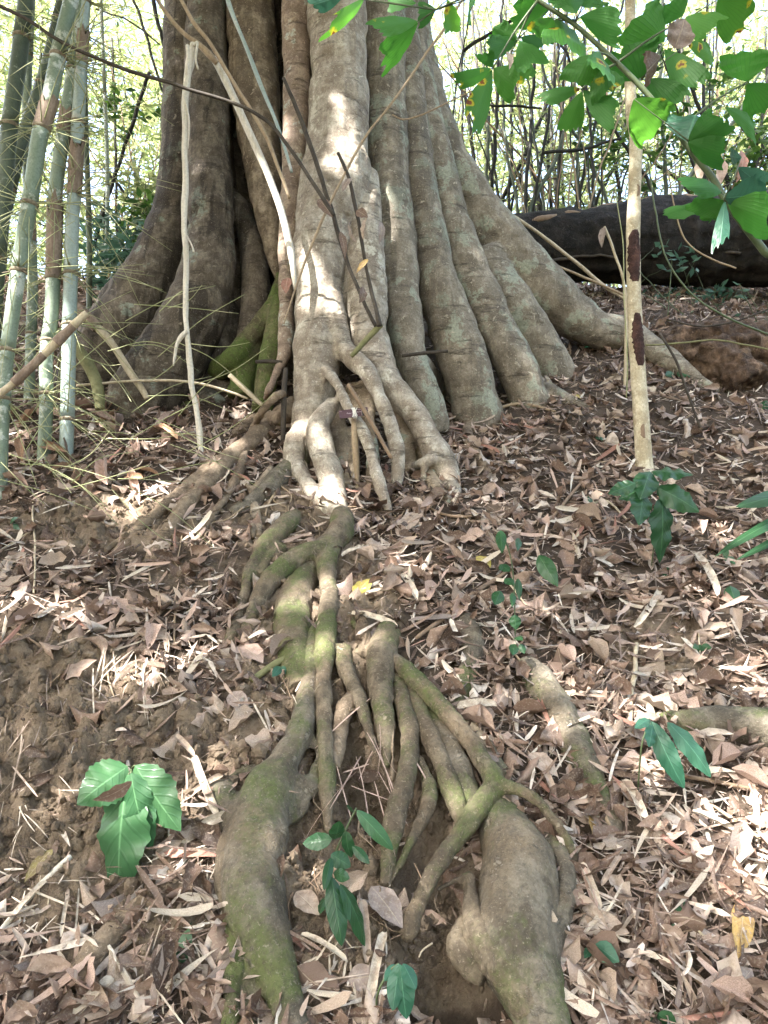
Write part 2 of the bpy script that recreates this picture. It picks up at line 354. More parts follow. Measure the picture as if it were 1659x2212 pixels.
# ------------------------------------------------------------------ mesh helpers
def new_mesh(name, V, F, mat, uv=None, tint=None, smooth=True):
    me = bpy.data.meshes.new(name)
    V = np.asarray(V, np.float32); F = np.asarray(F, np.int32)
    n, k = F.shape
    me.vertices.add(len(V)); me.vertices.foreach_set('co', V.ravel())
    if k == 4 and np.any(F[:, 3] < 0):
        tot = np.where(F[:, 3] < 0, 3, 4); idx = F.ravel(); idx = idx[idx >= 0]
    else:
        tot = np.full(n, k); idx = F.ravel()
    me.loops.add(len(idx)); me.loops.foreach_set('vertex_index', idx.astype(np.int32))
    me.polygons.add(n); st = np.concatenate([[0], np.cumsum(tot)[:-1]])
    me.polygons.foreach_set('loop_start', st.astype(np.int32)); me.polygons.foreach_set('loop_total', tot.astype(np.int32))
    if uv is not None:
        l = me.uv_layers.new(name='UVMap'); l.data.foreach_set('uv', np.asarray(uv, np.float32)[idx].ravel())
    if tint is not None:
        a = me.attributes.new('tint', 'FLOAT', 'POINT'); a.data.foreach_set('value', np.asarray(tint, np.float32))
    me.polygons.foreach_set('use_smooth', np.full(n, bool(smooth)))
    me.update(calc_edges=True); me.validate()
    if mat: me.materials.append(M[mat] if isinstance(mat, str) else mat)
    return me
def tag(o, label=None, cat=None, group=None, kind=None):
    for k, v in (('label', label), ('category', cat), ('group', group), ('kind', kind)):
        if v: o[k] = v
    return o
def thing(name, label, cat, loc, group=None):
    o = bpy.data.objects.new(name, None); COL.objects.link(o); o.location = [float(v) for v in loc]; o.empty_display_size = .1
    return tag(o, label, cat, group)
def origin_of(o):
    L = np.zeros(3)
    while o is not None: L = L + np.array(o.location); o = o.parent
    return L
def part(name, V, F, mat, parent, uv=None, tint=None, smooth=True, kind=None, label=None):
    V = np.asarray(V, float); me = new_mesh(name, V - origin_of(parent), F, mat, uv, tint, smooth)
    o = bpy.data.objects.new(name, me); COL.objects.link(o); o.parent = parent
    return tag(o, label, None, None, kind)
def solo(name, V, F, mat, label=None, cat=None, group=None, kind=None, uv=None, tint=None, smooth=True, base=None):
    V = np.asarray(V, float)
    if base is None:
        i = V[:, 2].argmin(); base = np.array([V[:, 0].mean(), V[:, 1].mean(), V[i, 2]])
    me = new_mesh(name, V - base, F, mat, uv, tint, smooth)
    o = bpy.data.objects.new(name, me); COL.objects.link(o); o.location = [float(v) for v in base]
    return tag(o, label, cat, group, kind)
def merge(parts):
    Vs, Fs, k = [], [], 0
    for V, F in parts:
        F = np.asarray(F, np.int64).copy(); F[F >= 0] += k; Vs.append(np.asarray(V, float)); Fs.append(F); k += len(V)
    return np.concatenate(Vs), np.concatenate(Fs)
def catmull(P, step_n):
    P = np.asarray(P, float); n = len(P)
    if n < 3:
        t = np.linspace(0, 1, step_n + 1)[:, None]; return P[0] * (1 - t) + P[1] * t
    Q = np.concatenate([[2 * P[0] - P[1]], P, [2 * P[-1] - P[-2]]]); out = []
    for i in range(n - 1):
        p0, p1, p2, p3 = Q[i], Q[i + 1], Q[i + 2], Q[i + 3]
        for t in np.linspace(0, 1, step_n, endpoint=False):
            out.append(.5 * ((2 * p1) + (-p0 + p2) * t + (2 * p0 - 5 * p1 + 4 * p2 - p3) * t * t + (-p0 + 3 * p1 - 3 * p2 + p3) * t ** 3))
    out.append(P[-1]); return np.array(out)
def sweep(P, rad, seg=10, squash=None, cap=True):
    P = np.asarray(P, float); n = len(P); rad = np.asarray(rad, float)
    T = np.gradient(P, axis=0); T /= np.linalg.norm(T, axis=1, keepdims=True) + 1e-12
    a = np.array([1.0, 0, 0]) if abs(T[0][0]) < .8 else np.array([0, 0, 1.0])
    u = a - T[0] * (a @ T[0]); u /= np.linalg.norm(u); V = []
    ang = np.linspace(0, 2 * math.pi, seg, endpoint=False); ca, sa = np.cos(ang), np.sin(ang)
    for i in range(n):
        u = u - T[i] * (u @ T[i]); u /= np.linalg.norm(u); w = np.cross(T[i], u)
        V.append(P[i] + rad[i] * (ca[:, None] * u + sa[:, None] * w * (squash or 1)))
    V = np.concatenate(V)
    i = np.arange(n - 1)[:, None] * seg; j = np.arange(seg)[None]; j2 = (j + 1) % seg
    F = np.stack([i + j, i + j2, i + seg + j2, i + seg + j], -1).reshape(-1, 4)
    if cap:
        V = np.concatenate([V, [P[0]], [P[-1]]]); c0, c1 = n * seg, n * seg + 1; j = np.arange(seg); j2 = (j + 1) % seg
        F = np.concatenate([F, np.stack([np.full(seg, c0), j2, j, np.full(seg, -1)], -1), np.stack([np.full(seg, c1), (n - 1) * seg + j, (n - 1) * seg + j2, np.full(seg, -1)], -1)])
    return V, F
def tube(P, rad, seg=8, step=5, wob=0.0, rn=0.0):
    P = np.asarray(P, float); rad = np.asarray(rad, float)
    C = catmull(np.concatenate([P, rad[:, None]], 1), step); pts, rr = C[:, :3], np.maximum(C[:, 3], 1e-4)
    if wob: pts = pts + wob * np.stack([fbm(pts * 7 + k * 31, 2) for k in range(3)], -1)
    if rn: rr = rr * (1 + rn * fbm(pts * 9 + 50, 2))
    return sweep(pts, rr, seg)
def fused(chains, voxel, smooth_it=6, disp=((6, .012), (22, .004)), ringamp=0.0):
    """union of tubes -> one skin"""
    parts_ = []
    for P, r in chains:
        P = np.asarray(P, float); r = np.asarray(r, float)
        L = np.linalg.norm(np.diff(P, axis=0), axis=1).max(); step = int(max(3, min(14, L / max(.02, .5 * r.min()))))
        parts_.append(tube(P, r, 14, step, rn=.10))
    V, F = merge(parts_)
    me = new_mesh('tmp', V, F, None); o = bpy.data.objects.new('tmp', me); COL.objects.link(o)
    m = o.modifiers.new('r', 'REMESH'); m.mode = 'VOXEL'; m.voxel_size = voxel
    s = o.modifiers.new('s', 'SMOOTH'); s.factor = .5; s.iterations = smooth_it
    dg = bpy.context.evaluated_depsgraph_get(); ev = o.evaluated_get(dg); e = ev.to_mesh()
    n = len(e.vertices); co = np.empty(n * 3, np.float32); e.vertices.foreach_get('co', co); co = co.reshape(-1, 3).astype(float)
    no = np.empty(n * 3, np.float32); e.vertices.foreach_get('normal', no); no = no.reshape(-1, 3)
    nf = len(e.polygons); lt = np.empty(nf, np.int32); e.polygons.foreach_get('loop_total', lt)
    vi = np.empty(len(e.loops), np.int32); e.loops.foreach_get('vertex_index', vi)
    FF = np.full((nf, 4), -1); st = np.concatenate([[0], np.cumsum(lt)[:-1]])
    for k in range(4):
        ok = lt > k; FF[ok, k] = vi[st[ok] + k]
    ev.to_mesh_clear(); bpy.data.objects.remove(o); bpy.data.meshes.remove(me)
    d = np.zeros(n)
    for f, a in disp: d += a * fbm(co * f + f, 3)
    if ringamp:
        q = co * np.array([2.5, 2.5, 26]); g = fbm(q, 3); gate = np.clip(fbm(co * 3 + 9, 2) * 2 + .3, 0, 1)
        d -= ringamp * gate * np.clip(1 - np.abs(g - .12) / .07, 0, 1)
    return co + no * d[:, None], FF
def leaf_grid(nl, nw, prof, curl=0, fold=0, serr=0, wav=0, jag=None, rs=None, seed=0):
    rg = np.random.default_rng(seed)
    t = np.linspace(0, 1, nl + 1); u = np.linspace(-1, 1, nw + 1)
    T, U = np.meshgrid(t, u, indexing='ij'); w = prof(T)
    if serr: w = w * (1 + serr * np.where(np.arange(nl + 1) % 2, 1, -1)[:, None] * (np.abs(U) > .99))
    X = T.copy(); Y = .5 * U * w
    if jag is not None: X = X * (1 + jag[None] * T)
    Z = fold * np.abs(U) * w + wav * np.sin(T * 19 + 2 * U) * np.abs(U) * w + curl * (U ** 2) * w
    V = np.stack([X, Y, Z], -1).reshape(-1, 3); uv = np.stack([(U + 1) / 2, T], -1).reshape(-1, 2)
    i = np.arange(nl)[:, None] * (nw + 1); j = np.arange(nw)[None]
    F = np.stack([i + j, i + j + 1, i + nw + 2 + j, i + nw + 1 + j], -1).reshape(-1, 4)
    return V, F, uv
pf_broad = lambda T: np.maximum(.03, np.sin(np.pi * np.clip(T, 0, 1) ** .78) ** .85)
pf_blade = lambda T: np.maximum(.04, np.clip(T * 7, 0, 1) ** .7 * (1 - T ** 2.2))
pf_strip = lambda T: np.maximum(.3, np.minimum(1, np.minimum(T * 9 + .5, (1 - T) * 7 + .25)))
pf_long = lambda T: np.maximum(.03, np.sin(np.pi * np.clip(T, 0, 1) ** .9) ** .7)
pf_wedge = lambda T: .05 + .95 * np.sin(np.clip(T, 0, 1) * 1.9) ** .9
def leaf_world(base, tip, width, normal, prof=pf_broad, nl=14, nw=6, droop=.08, fold=-.12, serr=0, wav=0, curl=0, jag=None, twist=0):
    base = np.asarray(base, float); tip = np.asarray(tip, float); ax = tip - base; L = np.linalg.norm(ax); ax /= L
    z = np.asarray(normal, float); z = z - ax * (z @ ax); z /= np.linalg.norm(z); y = np.cross(z, ax)
    V, F, uv = leaf_grid(nl, nw, prof, curl, fold, serr, wav, jag)
    X, Y, Z = V[:, 0] * L, V[:, 1] * width, V[:, 2] * width
    tt = V[:, 0]; Z = Z + droop * L * 4 * tt * (1 - tt)
    if twist:
        a = twist * tt; Y, Z = Y * np.cos(a) - Z * np.sin(a), Y * np.sin(a) + Z * np.cos(a)
    return base + X[:, None] * ax + Y[:, None] * y + Z[:, None] * z, F, uv

# ------------------------------------------------------------------ ground
def axis_pts(lo, hi, step, far_lo, far_hi):
    a = list(np.arange(lo, hi + 1e-6, step)); s = step
    while a[-1] < far_hi: s *= 1.22; a.append(a[-1] + s)
    s = step
    while a[0] > far_lo: s *= 1.22; a.insert(0, a[0] - s)
    return np.array(a)
gx = axis_pts(-2.6, 2.6, .0115, -90, 90); gy = axis_pts(1.75, 5.6, .0115, -80, 120)
GX, GY = np.meshgrid(gx, gy); GZ = hf(GX, GY)
nx = len(gx); i = np.arange(len(gy) - 1)[:, None] * nx; j = np.arange(nx - 1)[None]
_gv = np.stack([GX, GY, GZ], -1).reshape(-1, 3); _gp = to_px(_gv); _gs = soilness(_gp[0], _gp[1])
solo('ground', _gv, np.stack([i + j, i + j + 1, i + nx + j + 1, i + nx + j], -1).reshape(-1, 4), 'soil', kind='structure', base=np.zeros(3), tint=_gs)
def hfs(x, y): return float(hf(np.array([x]), np.array([y]))[0])

# ------------------------------------------------------------------ the fig tree
tree = thing('fig_tree', 'huge old fig tree with fluted pale trunk and buttress roots spilling down the bank', 'tree', gnd(680, 1000))
def fl(pts):                                            # (px, py, r_px, Y) ; Y None -> on the ground; (px, py, r, 'g', lift)
    P, r = [], []
    for q in pts:
        if len(q) == 4 and not isinstance(q[3], str) and q[3] is not None: p = at(q[0], q[1], q[3])
        else:
            lift = q[4] if len(q) > 4 else .35
            p = gnd(q[0], q[1]); n = gnormal(p[0], p[1]); p = p + n * lift * wr(q[2], p)
        P.append(p); r.append(wr(q[2], p))
    return P, r
def up(P, r, h=2.6, toward=(-.5, 6.3)):                 # carry a flute on above the frame
    d = P[0] - P[1]; d = d / np.linalg.norm(d); d = d * .6 + np.array([0, .05, .8]); d /= np.linalg.norm(d)
    a = P[0] + d * h * .4; b = P[0] + d * h; b[0] = .6 * b[0] + .4 * toward[0]; b[1] = .6 * b[1] + .4 * toward[1]
    return [b, a] + list(P), [r[0] * .8, r[0]] + list(r)
def G(px, py, r, lift=.35): return (px, py, r, 'g', lift)
core = [((-.70, 6.7, 2.9), .95), ((-.70, 6.7, 4.2), .80), ((-.68, 6.7, 5.5), .72), ((-.65, 6.6, 7.0), .66), ((-.7, 6.2, 9.5), .62)]
V, F = fused([([c[0] for c in core], [c[1] for c in core])], .05, 4, ((2, .05), (8, .012)))
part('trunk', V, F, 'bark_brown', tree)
FLUTES = [
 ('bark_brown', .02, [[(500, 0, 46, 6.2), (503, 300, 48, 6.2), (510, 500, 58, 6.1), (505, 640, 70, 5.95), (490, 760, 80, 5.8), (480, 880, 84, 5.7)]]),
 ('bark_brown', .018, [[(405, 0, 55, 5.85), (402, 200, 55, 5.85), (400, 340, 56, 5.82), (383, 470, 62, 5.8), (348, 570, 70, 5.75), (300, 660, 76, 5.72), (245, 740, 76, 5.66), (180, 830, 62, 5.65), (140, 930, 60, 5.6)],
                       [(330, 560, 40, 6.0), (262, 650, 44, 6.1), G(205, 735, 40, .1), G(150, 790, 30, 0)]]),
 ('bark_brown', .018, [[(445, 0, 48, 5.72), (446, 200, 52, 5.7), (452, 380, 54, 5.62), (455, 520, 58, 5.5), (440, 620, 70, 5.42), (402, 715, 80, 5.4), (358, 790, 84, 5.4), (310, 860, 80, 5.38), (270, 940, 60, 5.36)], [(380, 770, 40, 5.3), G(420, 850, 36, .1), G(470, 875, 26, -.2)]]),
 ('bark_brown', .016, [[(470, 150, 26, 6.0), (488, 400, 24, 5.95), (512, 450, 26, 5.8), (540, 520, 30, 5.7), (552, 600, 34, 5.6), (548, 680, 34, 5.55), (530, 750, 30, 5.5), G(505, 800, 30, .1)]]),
 ('bark_wood', .016, [[(540, 0, 58, 5.75), (548, 140, 57, 5.72), (560, 280, 52, 5.66), (574, 400, 42, 5.6), (587, 500, 31, 5.52), (597, 570, 18, 5.5), (603, 605, 8, 5.5)]]),
 ('moss_green', .014, [[(606, 590, 10, 5.35), (596, 640, 18, 5.32), (572, 690, 22, 5.32), (535, 738, 24, 5.32), (495, 780, 26, 5.3), G(450, 825, 26, .1), G(410, 860, 18, -.3)],
                       [(603, 640, 16, 5.25), (596, 700, 22, 5.22), (586, 760, 24, 5.18), (576, 815, 26, 5.14), (566, 890, 26, 5.1)], [(560, 720, 24, 5.42), (530, 790, 30, 5.36), (520, 860, 30, 5.34)], [G(560, 815, 24, .1), G(500, 825, 24, .1), G(440, 850, 20, .0), G(380, 870, 16, -.2)]]),
 ('bark_pink', .014, [[(642, 0, 36, 5.5), (642, 200, 34, 5.42), (630, 420, 28, 5.3), (620, 560, 22, 5.2), (618, 680, 18, 5.1), (614, 760, 16, 5.0), (592, 820, 13, 4.95), (577, 850, 11, 4.95), G(570, 880, 9, .0)]]),
 ('bark_pale', .013, [[(727, 0, 68, 5.38), (732, 180, 69, 5.34), (728, 320, 76, 5.28), (722, 420, 82, 5.22), (700, 500, 70, 5.14), (690, 590, 60, 5.06), (688, 680, 56, 4.98), (684, 770, 54, 4.9), (677, 850, 50, 4.82), (666, 910, 42, 4.74), (655, 950, 34, 4.68)],
                      [(655, 930, 30, 4.66), (640, 955, 26, 4.62), (634, 990, 22, 4.56), (646, 1022, 19, 4.48), (668, 1054, 17, 4.36), (697, 1085, 17, 4.22), G(726, 1113, 16, .5), G(740, 1135, 15, .3)],
                      [(724, 868, 20, 4.62), (704, 893, 24, 4.58), (688, 920, 26, 4.55), (695, 968, 26, 4.5), (710, 1015, 26, 4.42), (722, 1058, 24, 4.32), G(733, 1096, 20, .3), G(738, 1125, 14, 0)],
                      [(712, 640, 30, 4.95), (738, 742, 24, 4.84), (765, 776, 23, 4.76), (794, 805, 22, 4.68), (815, 848, 19, 4.6), (833, 891, 18, 4.54), (848, 934, 16, 4.5), (859, 977, 15, 4.46), (859, 1022, 15, 4.42), G(855, 1060, 14, .2)],
                      [(705, 800, 16, 4.74), (718, 815, 14, 4.64), (735, 845, 13, 4.56), (752, 880, 13.5, 4.5), (776, 920, 13.5, 4.45), (796, 962, 13.5, 4.4), (808, 1005, 13.5, 4.34), (821, 1050, 13.5, 4.26), (836, 1090, 13, 4.2), G(843, 1122, 11, .2)]]),
 ('bark_pale', .013, [[(790, 380, 30, 5.3), (785, 470, 40, 5.2), (786, 560, 45, 5.12), (791, 650, 45, 5.02), (800, 740, 45, 4.92), (822, 810, 42, 4.82), (860, 855, 34, 4.74), (900, 898, 30, 4.68), (928, 950, 29, 4.62), (950, 992, 31, 4.56), G(967, 1035, 25, .3), G(985, 1075, 14, -.1)],
                      [(945, 985, 18, 4.52), (915, 1000, 12, 4.48), G(890, 1010, 9, .3)], [(918, 1000, 8, 4.47), G(912, 1050, 7, .4)],
                      [(800, 700, 30, 4.95), (748, 720, 20, 5.0), (745, 620, 22, 5.1), (760, 500, 26, 5.2)]]),
 ('root_pale', .013, [[(724, 880, 20, 4.85), (729, 920, 22, 4.8), (734, 970, 22, 4.72), (738, 1020, 20, 4.62), G(745, 1060, 18, .2)],
                      [(770, 840, 26, 4.9), (775, 900, 16, 4.8), (768, 960, 10, 4.72), G(765, 1040, 9, .2)],
                      [(790, 830, 22, 4.86), (800, 920, 13, 4.74), (806, 980, 13, 4.66), G(800, 1050, 12, .2)],
                      [(850, 860, 24, 4.88), (872, 920, 16, 4.8), (880, 965, 16, 4.7), G(890, 1020, 14, .2)],
                      [(880, 880, 20, 4.86), (898, 940, 14, 4.76), G(915, 1000, 14, .1)], [(925, 1000, 20, 4.58), G(930, 1040, 18, .3), G(960, 1075, 14, 0), G(990, 1095, 8, -.3)]]),
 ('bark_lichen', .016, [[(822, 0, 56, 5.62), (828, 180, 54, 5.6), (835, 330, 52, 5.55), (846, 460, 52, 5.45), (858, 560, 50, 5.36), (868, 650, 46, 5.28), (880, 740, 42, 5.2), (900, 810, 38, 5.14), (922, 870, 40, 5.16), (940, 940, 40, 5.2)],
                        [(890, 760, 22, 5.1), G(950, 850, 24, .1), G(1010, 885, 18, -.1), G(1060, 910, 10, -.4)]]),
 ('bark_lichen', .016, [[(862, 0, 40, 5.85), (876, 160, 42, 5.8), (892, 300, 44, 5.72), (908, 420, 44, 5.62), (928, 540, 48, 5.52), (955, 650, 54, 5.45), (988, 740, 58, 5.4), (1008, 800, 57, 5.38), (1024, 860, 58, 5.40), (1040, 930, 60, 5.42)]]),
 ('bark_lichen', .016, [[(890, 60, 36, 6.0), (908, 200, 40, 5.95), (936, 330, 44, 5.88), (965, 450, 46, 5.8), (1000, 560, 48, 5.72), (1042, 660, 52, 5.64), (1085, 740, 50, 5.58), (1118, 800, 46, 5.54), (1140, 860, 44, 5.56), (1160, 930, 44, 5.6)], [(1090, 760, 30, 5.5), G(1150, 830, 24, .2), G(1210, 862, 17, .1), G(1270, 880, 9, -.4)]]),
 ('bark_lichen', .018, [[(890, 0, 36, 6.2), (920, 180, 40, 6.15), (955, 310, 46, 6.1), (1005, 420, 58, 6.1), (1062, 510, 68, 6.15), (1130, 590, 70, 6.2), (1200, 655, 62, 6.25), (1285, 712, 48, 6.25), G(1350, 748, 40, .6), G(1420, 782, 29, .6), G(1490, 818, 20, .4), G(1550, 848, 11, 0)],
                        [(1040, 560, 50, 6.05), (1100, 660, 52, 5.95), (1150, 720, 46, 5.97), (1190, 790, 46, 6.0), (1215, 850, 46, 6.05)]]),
]
for mat, vox, chains in FLUTES:
    ch = []
    for k, c in enumerate(chains):
        P, r = fl(c); r = [v * (.93 if c[0][1] <= 200 else 1) for v in r]
        if c[0][1] <= 60: P, r = up(P, r)
        ch.append((P, r))
    V, F = fused(ch, vox, 5, ((3, .02), (9, .008), (30, .0025)), ringamp=.011)
    part('buttress', V, F, mat, tree)

